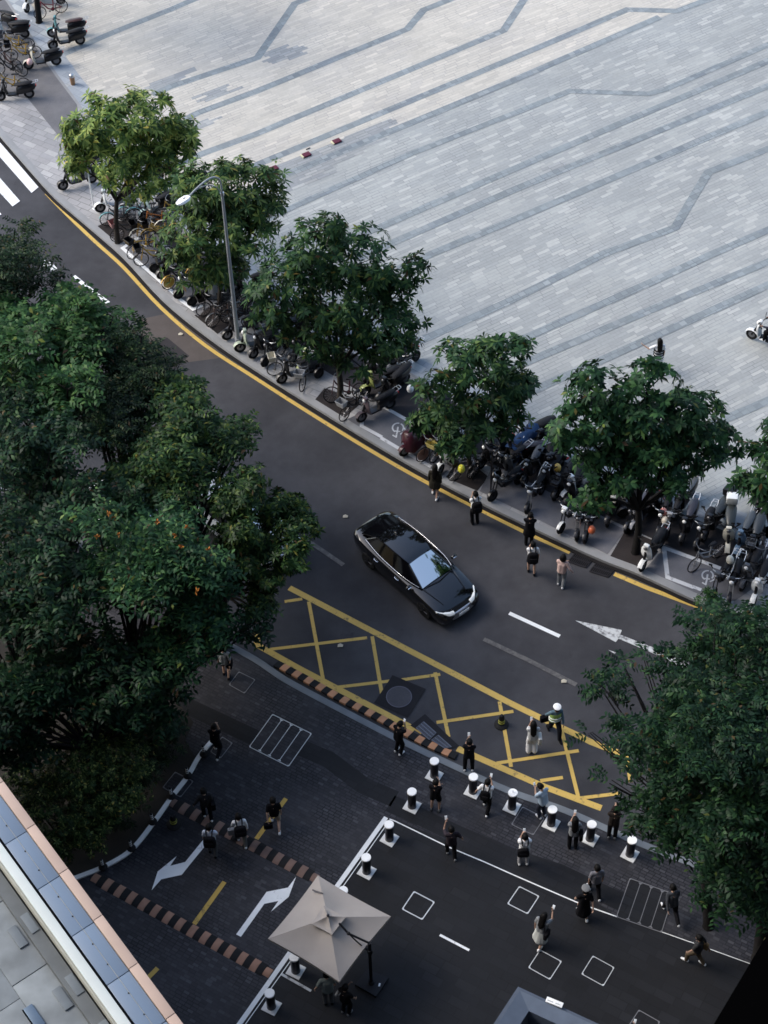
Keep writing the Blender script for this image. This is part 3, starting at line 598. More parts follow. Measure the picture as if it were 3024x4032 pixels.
# parasol
zc=2.35; pc=[zU(x,y,zc) for x,y in ((775,655),(1540,1085),(1000,1770),(252,1318))]; cen=sum(pc,Vector())/4
ap=zU(885,1090,2.95); mbp=zU(1335,1795,ZD)
t=thing('parasol','square beige cantilever parasol over the driveway line','parasol',(mbp.x,mbp.y,ZD)); lo=lambda p:Vector(p)-Vector((mbp.x,mbp.y,ZD))
m_fab=mat('beige_canvas',(.35,.318,.29),.85,0.,.17,1.4); m_fabv=m_fab
ax=Vector((cen.x,cen.y,ap.z)); ap=ax.lerp(ap,.5)
def canopy(c,top,hem,ins,n=8):
    mb=MB(); N=n
    for i in range(4):
        a=c[i];b2=c[(i+1)%4]; g=[]
        for r in range(N+1):
            row=[]
            for k in range(N+1):
                e=a.lerp(b2,k/N); f=r/N; p=top.lerp(e,f); sag=-.10*math.sin(math.pi*f)*(1-.85*abs(2*k/N-1)); p=p+Vector((0,0,sag)); 
                inn=(cen-e); inn.z=0; p=p+inn*(.03*f*(1-(2*k/N-1)**2)); row.append(p)
            g.append(row)
        # vertices
        vs=[lo(p) for r_ in g for p in r_]; fs=[(r*(N+1)+k,(r+1)*(N+1)+k,(r+1)*(N+1)+k+1,r*(N+1)+k+1) for r in range(N) for k in range(N)]
        o_=len(vs); hm_=[lo(p)+Vector((0,0,-hem)) for p in g[N]]; vs+=hm_; fs+=[(N*(N+1)+k,o_+k,o_+k+1,N*(N+1)+k+1) for k in range(N)]
        mb.add(vs,fs)
    return mb
can=canopy(pc,ap,.10,0).build('canopy',t,m_fab,50)
pv=[zU(x,y,2.86) for x,y in ((835,972),(1072,1090),(925,1278),(703,1165))]; vc=sum(pv,Vector())/4
canopy(pv,Vector((vc.x*.5+ap.x*.5,vc.y*.5+ap.y*.5,3.06)),.02,0,5).build('vent_cap',can,m_fab,50)
MB().sphere(lo(Vector((vc.x*.5+ap.x*.5,vc.y*.5+ap.y*.5,3.09))),.045).build('finial',can,m_post)
for c in pc: MB().tube([lo(ap)+Vector((0,0,-.12)),lo(c)+Vector((0,0,-.07))],.015,6).build('rib',t,m_post)
mt=Vector((mbp.x,mbp.y,lift(Vector((mbp.x,mbp.y,0)),3200+1362*.3762))); MB().tube([(0,0,.08),(0,0,mt.z-ZD)],.05,12).build('mast',t,m_black)
arm_e=zU(1095,1264,mt.z+.28); MB().tube([lo(mt)+Vector((0,0,-.02)),lo(arm_e),lo(ap.lerp(arm_e,.55))+Vector((0,0,.16))],.032,10).build('arm',t,m_black)
MB().sphere(lo(arm_e),.055).build('arm_joint',t,m_black); MB().tube([lo(mt)+Vector((0,0,-.55)),lo(mt.lerp(arm_e,.55))+Vector((0,0,-.3)),lo(arm_e)],.02,8).build('strut',t,m_black)
MB().box((0,0,mt.z-ZD-.5),(.13,.13,.2),.4,.02).build('crank_box',t,m_black)
bq=[zU(x,y,ZD) for x,y in ((1165,1815),(1292,1655),(1515,1745),(1385,1940))]; bs=MB(); bs.prism([(lo(q).x,lo(q).y) for q in bq],.0,.11); bo=bs.build('base_slab',t,mat('base_dark',(.02,.021,.026),.5))
MB().box(lo(zU(1420,1820,ZD))+Vector((0,0,.114)),(.05,.1,.008),A_DR+.3).build('white_tag',bo,m_cap); MB().tube([(0,0,.1),(0,0,.2)],.09,14).build('mast_socket',t,m_black)
# twin dark strut poking over the far corner of the canopy
MB().tube([lo(zU(718,808,2.52)),lo(zU(826,846,2.62))],.022,8).build('rib_end',t,m_post)

for x,y,l in ((390,722,'small pale scrap of litter on the brown road patch'),(746,1116,'small pale scrap of litter up the road from the black car'),(1218,1472,'yellowish crushed scrap of litter near the worn centre line'),(735,1395,'small pale scrap on the road inside the yellow box')):
    o=MB().add([(-.09,-.05,.006),(.08,-.06,.02),(.1,.04,.008),(.0,.08,.03),(-.08,.05,.01),(0,0,.035)],[(0,1,5),(1,2,5),(2,3,5),(3,4,5),(4,0,5)]).build('paper_scrap',None,paint_mat('litter_paper',(.5,.46,.36),.2)); o.location=D(x,y,.028); tag(o,l,'litter')
# ------------------------------------------------------------------ the black saloon car
zc_=zone(1360,2000,.3375)
m_car=mat('black_car_paint',(.004,.004,.005),.1,0.,0.,1.,.5,coat=.7); m_glass=mat('car_glass',(.003,.003,.004),.08,0.,0.,1.,.06); m_wsc=mat('windscreen_glass',(.97,.93,.86),.04,1.,0.); m_rgl=mat('roof_glass',(.004,.004,.005),.05,0.,0.,1.,.9); m_chr=mat('chrome',(.8,.81,.82),.12,1.,0.); m_lens=mat('headlight_lens',(.9,.92,.9),.2,0.,0.,1.,.5,emit=.06); m_tail=mat('tail_light_lens',(.6,.02,.015),.2,0.,0.,1.,.5); m_rim=mat('alloy',(.07,.07,.075),.3,.9)
fl=zc_(1222,1340,.25); fr=zc_(1477,1115,.25); a1=zc_(280,480,.95); a2=zc_(770,915,.95)
ch=Vector((a2.x-a1.x,a2.y-a1.y,0)).normalized()
def car():
    LN,WD=4.85,1.86; fm=(fl+fr)/2; c0=fm-ch*(LN/2-.1); an=math.atan2(ch.y,ch.x)-math.pi/2
    t=thing('car','black saloon car driving along the road with its headlights lit','car',(c0.x,c0.y,.0),an)
    # half widths: y station (front +), sill, belt half-width, belt z, deck z(center)
    st=[(2.42,.62,.62,.45,.50,.24),(2.36,.74,.78,.56,.62,.18),(2.2,.82,.85,.66,.73,.15),(1.95,.86,.89,.73,.83,.15),(1.5,.88,.915,.80,.92,.15),(1.05,.89,.925,.85,.975,.15),(.7,.89,.93,.88,1.0,.15),(.0,.89,.93,.90,1.0,.15),(-.8,.89,.93,.92,1.02,.15),(-1.4,.88,.92,.94,1.04,.15),(-1.85,.85,.89,.95,1.06,.24),(-2.2,.80,.84,.94,1.05,.28),(-2.38,.72,.76,.86,.96,.34),(-2.43,.66,.68,.7,.8,.4)]
    rings=[]
    for y,ws,wb,zb,zd,zs in st:
        h=[(ws*.9,zs),(ws,zs+.08),(wb,(zs+zb)/2),(wb,zb-.06),(wb*.965,zb+.01),(wb*.80,zb+(zd-zb)*.62),(wb*.45,zd-.006),(0,zd)]
        ring=[Vector((x,y,z)) for x,z in h]+[Vector((-x,y,z)) for x,z in h[-2::-1]]
        rings.append(ring)
    MB().loft(rings).build('body',t,m_car,40)
    # cabin: roof + glass; stations of the greenhouse
    def cab(y,w,z): return y,w,z
    base=[(1.12,.68,.975),(.6,.80,1.0),(-.2,.84,1.01),(-1.0,.82,1.03),(-1.72,.73,1.065)]
    roof=[(.26,.50,1.335),(.02,.555,1.415),(-.45,.585,1.452),(-.95,.57,1.415),(-1.38,.545,1.30)]
    def samp(L,u):
        x=u*(len(L)-1); i=min(int(x),len(L)-2); f=x-i; p=[np.array(L[max(0,min(len(L)-1,i+k))]) for k in (-1,0,1,2)]
        return .5*((2*p[1])+(p[2]-p[0])*f+(2*p[0]-5*p[1]+4*p[2]-p[3])*f*f+(3*p[1]-p[0]-3*p[2]+p[3])*f**3)
    def edge_(p,s): return Vector((p[1]*s,p[0],p[2]))
    N=14; BS=[samp(base,i/N) for i in range(N+1)]; RF=[samp(roof,i/N) for i in range(N+1)]
    r=MB(); r.loft([[Vector((x*w,y,z+.04*(1-x*x))) for x in (-1,-.75,-.4,0,.4,.75,1)] for y,w,z in RF],close=False).build('roof',t,m_rgl,60)
    def pane(name,a,b2,m=m_glass,n=6,crown=.03):
        mb=MB(); rows=[]
        for k in range(3):
            f=k/2; rows.append([ (a[0].lerp(a[1],i/n)).lerp(b2[0].lerp(b2[1],i/n),f)+Vector((0,0,crown*(1-(2*i/n-1)**2)*1.0)) for i in range(n+1)])
        return mb.loft(rows,close=False).build(name,t,m,60)
    pane('windscreen',[Vector((-.68,1.12,.975)),Vector((.68,1.12,.975))],[Vector((-.50,.26,1.337)),Vector((.50,.26,1.337))],m_wsc,n=8,crown=.038)
    pane('rear_window',[Vector((.545,-1.38,1.302)),Vector((-.545,-1.38,1.302))],[Vector((.66,-2.02,1.075)),Vector((-.66,-2.02,1.075))],n=8,crown=.035)
    for s in (-1,1):
        bs=[edge_(p,s) for p in BS]; rf=[edge_(p,s) for p in RF]
        for i0,i1,nm in ((0,7,'front_side_window'),(7,N,'rear_side_window')):
            mb=MB(); vs=[]
            for j in range(i0,i1+1): vs+=[bs[j]+Vector((0,0,.02)),rf[j]+Vector((0,0,-.008))]
            fs=[(2*k,2*k+1,2*k+3,2*k+2) for k in range(i1-i0)]; mb.add(vs,fs if s<0 else [f[::-1] for f in fs]).build(nm,t,m_glass,60)
        MB().tube([p+Vector((s*.006,0,0)) for p in bs],.028,8).build('shoulder_line',t,m_glass,60)
        MB().tube([p+Vector((0,0,.006)) for p in rf]+[Vector((s*.66,-2.0,1.075))],.024,8).build('roof_rail',t,m_glass,60)
        MB().tube([bs[j]+Vector((s*.02,0,.018)) for j in range(1,N+1)],.010,6).build('window_trim',t,m_chr,60)
        MB().tube([rf[j]+Vector((s*.018,0,.0)) for j in range(4,N+1)]+[bs[N]+Vector((s*.012,0,.03))],.004,6).build('roof_trim',t,m_chr,60)
        MB().tube([bs[0],rf[0]],.03,8).build('front_pillar',t,m_car,60); MB().tube([bs[N],rf[N]],.035,8).build('rear_pillar',t,m_car,60)
        # mirrors, lights, handles, wheels
        mi=MB().sphere((s*1.02,.82,1.05),.1,12,1.25,.7,.8).build('wing_mirror',t,m_car); MB().box((s*1.02,.89,1.075),(.15,.03,.035),0,.008).build('mirror_trim',mi,m_chr)
        vs=[]; L=[]
        for k in range(6):
            f=k/5; y=2.37-.38*f**1.6; x=.36+(.86-.36)*f**.75; L.append([Vector((s*(x),y+.02,.66+.07*f)),Vector((s*(x+.01),y+.05,.585+.05*f)),Vector((s*x*.98,y-.03,.575+.05*f)),Vector((s*x*.97,y-.06,.675+.07*f))])
        MB().loft(L).build('headlight',t,m_lens,60)
        L=[]
        for k in range(5):
            f=k/4; y=-2.40+.3*f**1.8; x=.45+(.83-.45)*f**.8; L.append([Vector((s*x,y-.02,.86)),Vector((s*(x+.01),y-.05,.78)),Vector((s*x*.97,y+.03,.77)),Vector((s*x*.97,y+.05,.88))])
        MB().loft(L).build('tail_light',t,m_tail,60)
        for y in (.12,-.95): MB().tube([(s*.935,y+.09,.80),(s*.965,y+.05,.805),(s*.965,y-.08,.81),(s*.935,y-.1,.815)],.012,6).build('door_handle',t,m_chr)
        for y in (1.45,-1.42):
            w=MB().lathe([(.2,-.11),(.31,-.11),(.335,-.08),(.335,.08),(.31,.11),(.2,.11)],(s*.82,y,.335),28,'X').build('wheel',t,m_rub)
            rm=MB(); rm.lathe([(.05,.0),(.05,.05)],(s*.82+(.06 if s>0 else -.11),y,.335),12,'X')
            for k in range(5):
                a=k*2*math.pi/5; rm.tube([(s*.93,y,.335),(s*.93,y+.21*math.cos(a),.335+.21*math.sin(a))],[.035,.025],6)
            rm.build('rim',w,m_rim)
    MB().loft([[Vector((x,2.435-.10*(x/.45)**2*.5,.60)),Vector((x,2.48-.10*(x/.45)**2*.5,.36)),Vector((x,2.38,.34)),Vector((x,2.33,.60))] for x in (-.46,-.25,0,.25,.46)]).build('grille',t,mat('grille_metal',(.35,.36,.38),.3,.9,.3,30.),50)
    MB().box((0,2.475,.47),(.44,.02,.13),0,.01).build('number_plate',t,m_cap)
    MB().loft([[Vector((x,2.43-.16*(abs(x)/.8)**2,.27)),Vector((x,2.46-.16*(abs(x)/.8)**2,.31)),Vector((x,2.41-.16*(abs(x)/.8)**2,.32))] for x in (-.8,-.4,0,.4,.8)]).build('bumper_trim',t,m_chr,50)
    for s in (-1,1): MB().tube([(s*.66,1.14,.985),(s*.6,1.5,.935),(s*.5,2.0,.825)],.012,6).build('bonnet_crease',t,m_car,60)
    MB().tube([(-.6,1.15,.982),(0,1.25,.99),(.6,1.15,.982)],.014,6).build('wiper_cowl',t,m_black)
    MB().sphere((0,-1.0,1.475),.05,10,.6,1.6,.8).build('roof_antenna',t,m_car)
    return t
car_o=car()
# light cars glimpsed through the left and right tree canopies
m_carw=mat('white_car_paint',(.72,.74,.75),.25,0.,0.,1.,.5,coat=.6)
def copy_car(label,pos,rz):
    t=thing('car',label,'car',pos,rz)
    for c in car_o.children:
        q=c.copy(); COL.objects.link(q); q.parent=t
        if c.name.split('.')[0] in('body','roof','wing_mirror','shoulder_line','roof_rail'): q.data=WMESH(c)
        for g in c.children: q2=g.copy(); COL.objects.link(q2); q2.parent=q
    return t
WC={}
def WMESH(c):
    if c.data.name not in WC:
        d=c.data.copy(); d.materials.clear(); d.materials.append(m_carw); WC[c.data.name]=d
    return WC[c.data.name]
cd0=math.atan2(ch.y,ch.x)-math.pi/2
pp=D(515,1140); copy_car('white car mostly hidden under the left trees, next to the worn centre line',(pp.x,pp.y,0),cd0+.12)
pp=D(300,1165); copy_car('white car behind the left trees, farther up the road',(pp.x,pp.y,0),cd0+.0)
# ------------------------------------------------------------------ two-wheelers
m_tyre=mat('tyre',(.009,.009,.01),.75,var=.1); m_spoke=mat('spoke_steel',(.2,.2,.21),.35,.8); m_seat=mat('seat_vinyl',(.010,.010,.012),.5)
def paint(c): return mat('paint_%d_%d_%d'%tuple(int(v*255) for v in c),c,.3,0.,.05,8.,.3,coat=.15)
BLK=(.009,.009,.011);WHT=(.72,.74,.74);CRM=(.6,.57,.48);BRN=(.06,.03,.028);GRY=(.085,.09,.10);MAR=(.05,.012,.02);BLU=(.12,.19,.28);TEA=(.10,.26,.28);YEL=(.55,.33,.06);GRN=(.40,.46,.36);RED=(.22,.02,.035);SIL=(.3,.31,.33)
def ring_mesh(b,r,rt,y,z,n=22,m=7):
    vs=[];fs=[]
    for i in range(n):
        a=2*math.pi*i/n
        for k in range(m):
            q=2*math.pi*k/m; rr=r+rt*math.cos(q); vs.append((rt*math.sin(q),y+rr*math.cos(a),z+rr*math.sin(a)))
    for i in range(n):
        for k in range(m): fs.append((i*m+k,i*m+(k+1)%m,((i+1)%n)*m+(k+1)%m,((i+1)%n)*m+k))
    b.add(vs,fs)
def scooter(body=BLK,front=None,seat=None,big=False,box=None,basket=None,loop=False,cover=None,lamp=None,moped=False):
    t=thing('scooter','x','scooter'); mB=paint(body); mF=paint(front or body); mS=paint(seat) if seat else m_seat
    L=.64 if not big else .70
    for y in (L,-L+.02):
        b=MB(); ring_mesh(b,.185,.055,y,.24); w=b.build('wheel',t,m_tyre); c=MB().lathe([(.13,-.03),(.14,0),(.13,.03)],(0,y,.24),14,'X'); c.build('rim',w,m_spoke if not moped else m_black)
    # rear body shell
    if not moped:
        st=[(-.98,.05,.56,.64),(-.9,.12,.45,.70),(-.7,.165,.34,.71),(-.4,.165,.30,.70),(-.2,.15,.28,.66),(-.1,.11,.28,.56)]
        MB().loft([[Vector((x*w,y,z0+(z1-z0)*f)) for x,f in ((-.6,0),(-1,.35),(-.95,.8),(-.6,1),(.6,1),(.95,.8),(1,.35),(.6,0))] for y,w,z0,z1 in st]).build('rear_body',t,mB,50)
        MB().box((0,.06,.285),(.29,.46,.07),0,.02).build('floorboard',t,mB if body!=WHT else paint(GRY))
        # leg shield, curved
        rs=[]
        for z,y,w in ((.26,.30,.13),(.45,.37,.19),(.65,.41,.205),(.85,.40,.18),(.95,.385,.12)):
            rs.append([Vector((x*w,y+.07*(1-x*x)-(.035 if k>4 else 0),z)) for k,x in enumerate((-1,-.5,0,.5,1,1,.5,0,-.5,-1))])
        MB().loft(rs).build('leg_shield',t,mF,50)
        MB().tube([(0,L,.24),(0,L-.1,.5),(0,.42,.75)],[.05,.05,.06],8).build('fork',t,m_black)
        MB().loft([[Vector((x*.085,L+.27*math.cos(R(a)),.24+.27*math.sin(R(a))-.02*x*x)) for x in (-1,-.5,0,.5,1)] for a in (25,55,85,115,145)],close=False).build('front_fender',t,mF,60)
    else:
        fr=MB(); fr.tube([(0,.42,.78),(0,.2,.42),(0,-.2,.38),(0,-.62,.5)],[.04,.05,.06,.03],8); fr.tube([(0,-.1,.4),(0,-.2,.72)],.03,8); fr.tube([(.09,-.62,.24),(.09,-.3,.5),(.08,.1,.62)],.018,6); fr.tube([(-.09,-.62,.24),(-.09,-.3,.5),(-.08,.1,.62)],.018,6); fr.build('frame',t,mB)
        MB().box((0,-.08,.45),(.17,.4,.2),0,.04).build('battery_case',t,mB)
        f2=MB(); 
        for s in (-1,1): f2.tube([(s*.07,L,.24),(s*.06,.45,.75),(s*.05,.40,.88)],.02,6)
        f2.build('fork',t,m_steel if loop else m_black)
        for y in (L,-L+.02): MB().loft([[Vector((x*.06,y+.26*math.cos(R(a)),.24+.26*math.sin(R(a))-.015*x*x)) for x in (-1,0,1)] for a in (30,60,90,120,150)],close=False).build('fender',t,mF,60)
    sl=[(-.86,.10,.74,.80),(-.7,.15,.72,.83),(-.45,.155,.71,.80),(-.2,.13,.70,.77),(-.04,.085,.69,.74)]
    if big: sl=[(-1.0,.12,.76,.84),(-.75,.19,.73,.86),(-.45,.19,.72,.83),(-.15,.15,.7,.79),(.0,.1,.69,.75)]
    if moped: sl=[(-.74,.10,.76,.81),(-.55,.13,.74,.83),(-.35,.12,.73,.80),(-.12,.07,.72,.77)]
    MB().loft([[Vector((x*w,y,z0+(z1-z0)*f)) for x,f in ((-.8,0),(-1,.5),(-.75,.95),(0,1.06),(.75,.95),(1,.5),(.8,0))] for y,w,z0,z1 in sl]).build('seat',t,mS,60)
    hb=MB(); hb.tube([(0,.44,.72),(0,.36,1.0)],.03,8); hb.tube([(-.35,.22,1.03),(-.2,.32,1.0),(0,.36,.99),(.2,.32,1.0),(.35,.22,1.03)],.017,8); h=hb.build('handlebar',t,m_steel if (loop or moped) else m_black)
    for s in (-1,1):
        MB().tube([(s*.25,.28,1.02),(s*.38,.17,1.04)],.024,8).build('grip',h,m_black)
        mi=MB(); mi.tube([(s*.22,.31,1.01),(s*.3,.33,1.17)],.008,5); mi.box((s*.31,.325,1.20),(.13,.02,.08),s*.2,.01); mi.build('mirror',h,m_black)
    MB().box((0,.39,1.0),(.2,.14,.12),0,.04).build('handlebar_cowl',t,mF)
    MB().sphere((0,.47 if not moped else .5,.93),.075,12,1.,.7,1.).build('headlight',t,m_cap if lamp else m_spoke)
    MB().box((0,-.985 if not moped else -.78,.62),(.14,.03,.06),0,.01).build('tail_light',t,m_tail)
    rk=MB(); z=.80
    for s in (-1,1): rk.tube([(s*.1,-.7,.74),(s*.11,-.95,z),(s*.08,-1.1,z+.03)],.012,6)
    rk.tube([(-.1,-1.0,z+.01),(.1,-1.0,z+.01)],.011,6); rk.tube([(-.08,-1.1,z+.03),(.08,-1.1,z+.03)],.011,6); rk.build('rear_rack',t,m_steel)
    if box: 
        bx=MB().box((0,-1.0,1.0),(.4,.36,.3),0,.05).build('top_box',t,paint(box)); MB().box((0,-.99,1.155),(.36,.32,.02),0,.008).build('lid',bx,paint(box))
    if basket:
        bk=MB(); n=10
        for zz_,s_ in ((.82,.8),(.93,.92),(1.04,1.)): bk.tube([(-.17*s_,.52,zz_),(.17*s_,.52,zz_),(.17*s_,.76,zz_),(-.17*s_,.76,zz_),(-.17*s_,.52,zz_)],.012,5)
        for k in range(6): x=-.16+.064*k; bk.tube([(x,.52,1.04),(x*.8,.53,.82),(x*.8,.75,.82),(x,.76,1.04)],.008,4)
        bk.box((0,.64,.86),(.27,.2,.07)); bk.build('basket',t,paint(basket))
    if loop:
        MB().tube([(.2,.35,.95),(.24,.1,.55),(.2,-.5,.5),(.18,-.85,.8),(.1,-1.02,.98),(-.02,-.98,1.0)],.02,8).build('crash_bar',t,m_cap)
    if cover:
        rs=[]
        for k,(y,w,z1) in enumerate(((-.05,.16,.62),(.1,.24,.86),(.3,.31,1.04),(.46,.34,1.08),(.58,.27,.95),(.68,.14,.7))):
            rs.append([Vector((w*x*(1+.06*math.sin(5*k+7*x)),y,.33+(z1-.33)*zf+.02*math.sin(9*x+3*k))) for x,zf in ((-1.1,0),(-1.05,.35),(-.9,.75),(-.4,1),(.4,1),(.9,.75),(1.05,.35),(1.1,0))])
        MB().loft(rs,close=False).build('wind_cover',t,paint(cover),60)
    MB().tube([(.1,-.15,.28),(.22,-.1,.03)],.014,6).build('kickstand',t,m_black)
    kids(t); return t
def bicycle(frame=YEL,basket=None,fender=None,wheel=None):
    t=thing('bicycle','x','bicycle'); mF=paint(frame); r=.32
    for y in (.54,-.54):
        b=MB(); ring_mesh(b,r-.02,.021,y,r,26,6); w=b.build('wheel',t,m_tyre); c=MB()
        for k in range(7): a=math.pi*k/7; c.tube([(.0,y-r*.9*math.cos(a),r-r*.9*math.sin(a)),(.0,y+r*.9*math.cos(a),r+r*.9*math.sin(a))],.006,4)
        c.lathe([(.04,-.04),(.04,.04)],(0,y,r),8,'X'); 
        if wheel: c.lathe([(.25,-.006),(.25,.006)],(0,y,r),22,'X')
        c.build('rim',w,paint(wheel) if wheel else m_spoke)
        if fender: MB().loft([[Vector((x*.035,y+(r+.03)*math.cos(R(a)),r+(r+.03)*math.sin(R(a))-.01*x*x)) for x in (-1,0,1)] for a in (20,50,80,110,140,165)],close=False).build('fender',t,paint(fender),60)
    f=MB(); f.tube([(0,.40,.86),(0,.12,.42),(0,-.12,.3)],[.028,.034,.034],8); f.tube([(0,-.12,.3),(0,-.2,.78)],.026,8); f.tube([(0,.36,.74),(0,-.17,.52)],.022,8)
    for s in (-1,1): f.tube([(s*.05,-.54,r),(0,-.12,.3)],.014,6); f.tube([(s*.05,-.54,r),(0,-.18,.62)],.012,6)
    f.build('frame',t,mF)
    fk=MB()
    for s in (-1,1): fk.tube([(s*.045,.54,r),(s*.04,.43,.7),(0,.39,.88)],.014,6)
    fk.build('fork',t,mF)
    MB().loft([[Vector((x*w,y,z)) for x,z in ((-1,.84),(-.6,.87),(.6,.87),(1,.84),(0,.8))] for y,w in ((-.38,.08),(-.28,.09),(-.12,.04),(-.06,.02))]).build('saddle',t,m_seat,60)
    MB().tube([(0,.39,.86),(0,.37,1.02),(0,.36,1.03)],.016,6).build('stem',t,m_spoke); h=MB().tube([(-.29,.2,1.05),(-.2,.32,1.04),(0,.38,1.02),(.2,.32,1.04),(.29,.2,1.05)],.013,6).build('handlebar',t,m_spoke)
    for s in (-1,1): MB().tube([(s*.24,.27,1.045),(s*.29,.2,1.05)],.018,6).build('grip',h,m_black)
    MB().lathe([(.09,-.01),(.09,.01)],(.05,-.12,.3),14,'X').build('chainring',t,m_black)
    pd=MB(); pd.tube([(-.08,-.12,.3),(.08,-.12,.3)],.012,5); pd.tube([(.08,-.12,.3),(.09,.02,.2)],.012,5); pd.box((.13,.02,.2),(.09,.07,.02)); pd.tube([(-.08,-.12,.3),(-.09,-.26,.4)],.012,5); pd.box((-.13,-.26,.4),(.09,.07,.02)); pd.build('pedals',t,m_black)
    if basket:
        bk=MB(); mbk=paint(basket)
        rs=[]
        for z,s_ in ((.78,.78),(1.0,1.)): rs.append([Vector((x*s_*.19,.62+y*s_*.14,z)) for x,y in ((-1,-1),(1,-1),(1,1),(-1,1))])
        bk.loft(rs,caps=False); bk.add([v+Vector((0,0,.01)) for v in rs[0]],[(0,1,2,3)]); rs2=[[v*1 for v in r_] for r_ in rs]
        bk.tube([v for v in rs[1]]+[rs[1][0]],.014,5); bk.build('basket',t,mbk)
    MB().tube([(.04,-.5,.3),(.2,-.45,.02)],.012,5).build('kickstand',t,m_black)
    kids(t); return t
PROTO={}
def ride(kind,z,fx,fy,rx,ry,label,group=None,zr=.8,zg=ZP+.02,tilt=.10,**kw):
    key=(kind,tuple(sorted(kw.items())))
    f=z(fx,fy,zg); r_=z(rx,ry,zg+zr); d=f-r_; d.z=0
    if d.length<.2: d=Vector((0,-1,0))
    d.normalize(); c=f-d*(.62 if kind=='s' else .52)
    bl=BLEND.get(id(z),0.)
    if bl and zr>.35:
        q=min(kerb_far,key=lambda p:(p.x-c.x)**2+(p.y-c.y)**2); e=Vector((q.x-c.x,q.y-c.y,0)).normalized(); d=(d*(1-bl)+e*bl).normalized(); c=f-d*(.62 if kind=='s' else .52)
    if key not in PROTO: o=PROTO[key]=(scooter if kind=='s' else bicycle)(**kw)
    else: o=dup(PROTO[key])
    o.location=(c.x,c.y,zg); an=math.atan2(d.y,d.x)-math.pi/2
    q=Matrix.Rotation(an,3,'Z')@Matrix.Rotation(tilt,3,'Y'); o.rotation_euler=q.to_euler()
    if 'group' in o: del o['group']
    tag(o,label,'scooter' if kind=='s' else 'bicycle',group); return o
zT=zone(0,0,Z4); zA=zone(200,560,Z4); zD=zone(960,1200,Z4); zGG=zone(1780,1600,Z4); zHH=zone(2100,1780,Z4); zII=zone(2380,1880,Z4); zAA=zone(1880,1680,Z4)
BLEND={id(zB):.6,id(zC):.6,id(zD):.65,id(zE):.55,id(zF):.5,id(zGG):.3,id(zHH):.2,id(zII):.15,id(zA):.25}
GS='scooters parked along the plaza edge'; GB='bicycles parked along the plaza edge'
S=lambda *a,**k: ride('s',*a,group=GS,**k)
B_=lambda *a,**k: ride('b',*a,group=GB,**k)
# top left group
S(zT,-40,590,520,500,'big black scooter with a broad seat and a white front panel, top left',zr=.3,big=True,front=WHT)
S(zT,845,770,1290,600,'black scooter with a shiny handlebar, right of the tree trunk at top left',zr=.3,lamp=True)
S(zT,830,580,1260,420,'scooter with a brown seat and a teal front at top left',zr=.4,seat=BRN,front=TEA)
S(zT,465,1080,850,930,'black and cream scooter with a pink helmet on its front',zr=.3,front=CRM)
S(zT,30,1570,420,1440,'black scooter cut by the left edge, lowest of the top left group',zr=.3)
S(zT,440,190,480,-40,'white scooter beside the tree trunk at the top left corner',zr=.5,body=SIL,front=WHT)
S(zT,-130,320,160,330,'black scooter behind the big one at the left edge',zr=.4)
S(zT,560,30,900,-50,'black scooter with a yellowish rear cut by the top edge',zr=.4,body=BLK,seat=CRM)
B_(zT,90,810,510,690,'yellow shared bicycle, upper one of a pair at top left',zr=.3,basket=GRY)
B_(zT,200,960,620,810,'yellow shared bicycle, lower one of a pair at top left',zr=.3,basket=BLK)
B_(zT,20,1430,240,1240,'yellow shared bicycle behind the lowest black scooter at top left',zr=.6,basket=WHT)
B_(zT,0,1150,300,1100,'black bicycle with large wheels left of the pink helmet',zr=.3,frame=BLK)
B_(zT,650,300,960,110,'dark red bicycle leaning by the top left tree trunk',zr=.3,frame=RED,wheel=None)
B_(zT,20,1000,90,900,'rusty brown bicycle with a dark basket at the left edge',zr=.5,frame=BRN,basket=BLK)
# below the first tree
S(zA,212,745,560,560,'black scooter standing alone on the pale pavement under the first tree',zr=.4)
S(zA,330,470,600,230,'black scooter behind the lone one, half under the first tree',zr=.5)
S(zA,790,1090,1000,880,'white scooter with a dark floor beside the slim signpost',front=WHT,body=SIL,zr=.6)
B_(zA,905,1300,1080,1090,'bicycle with a teal fender in the first tree pit',zr=.6,frame=GRY,fender=TEA)
B_(zA,1150,1210,1330,980,'grey green bicycle right of the first tree trunk',zr=.6,frame=(.2,.26,.26),fender=TEA)
B_(zA,1060,1540,1210,1310,'bicycle with a pink basket at the foot of the first tree',zr=.6,frame=BLK,basket=(.35,.16,.16))
S(zA,1470,1200,1600,930,'scooter with a white front and pale mirrors behind the first tree pit',zr=.7,front=(.45,.6,.6))
B_(zA,1330,1240,1480,1080,'dark bicycle with pale handlebar in the middle behind the first tree pit',zr=.6,frame=GRY)
S(zA,1250,700,1480,480,'black scooter hidden under the right side of the first tree',zr=.6,lamp=True)
S(zA,1430,300,1640,120,'scooter with a silver headlight glimpsed through the first tree',zr=.7,lamp=True,body=GRY)
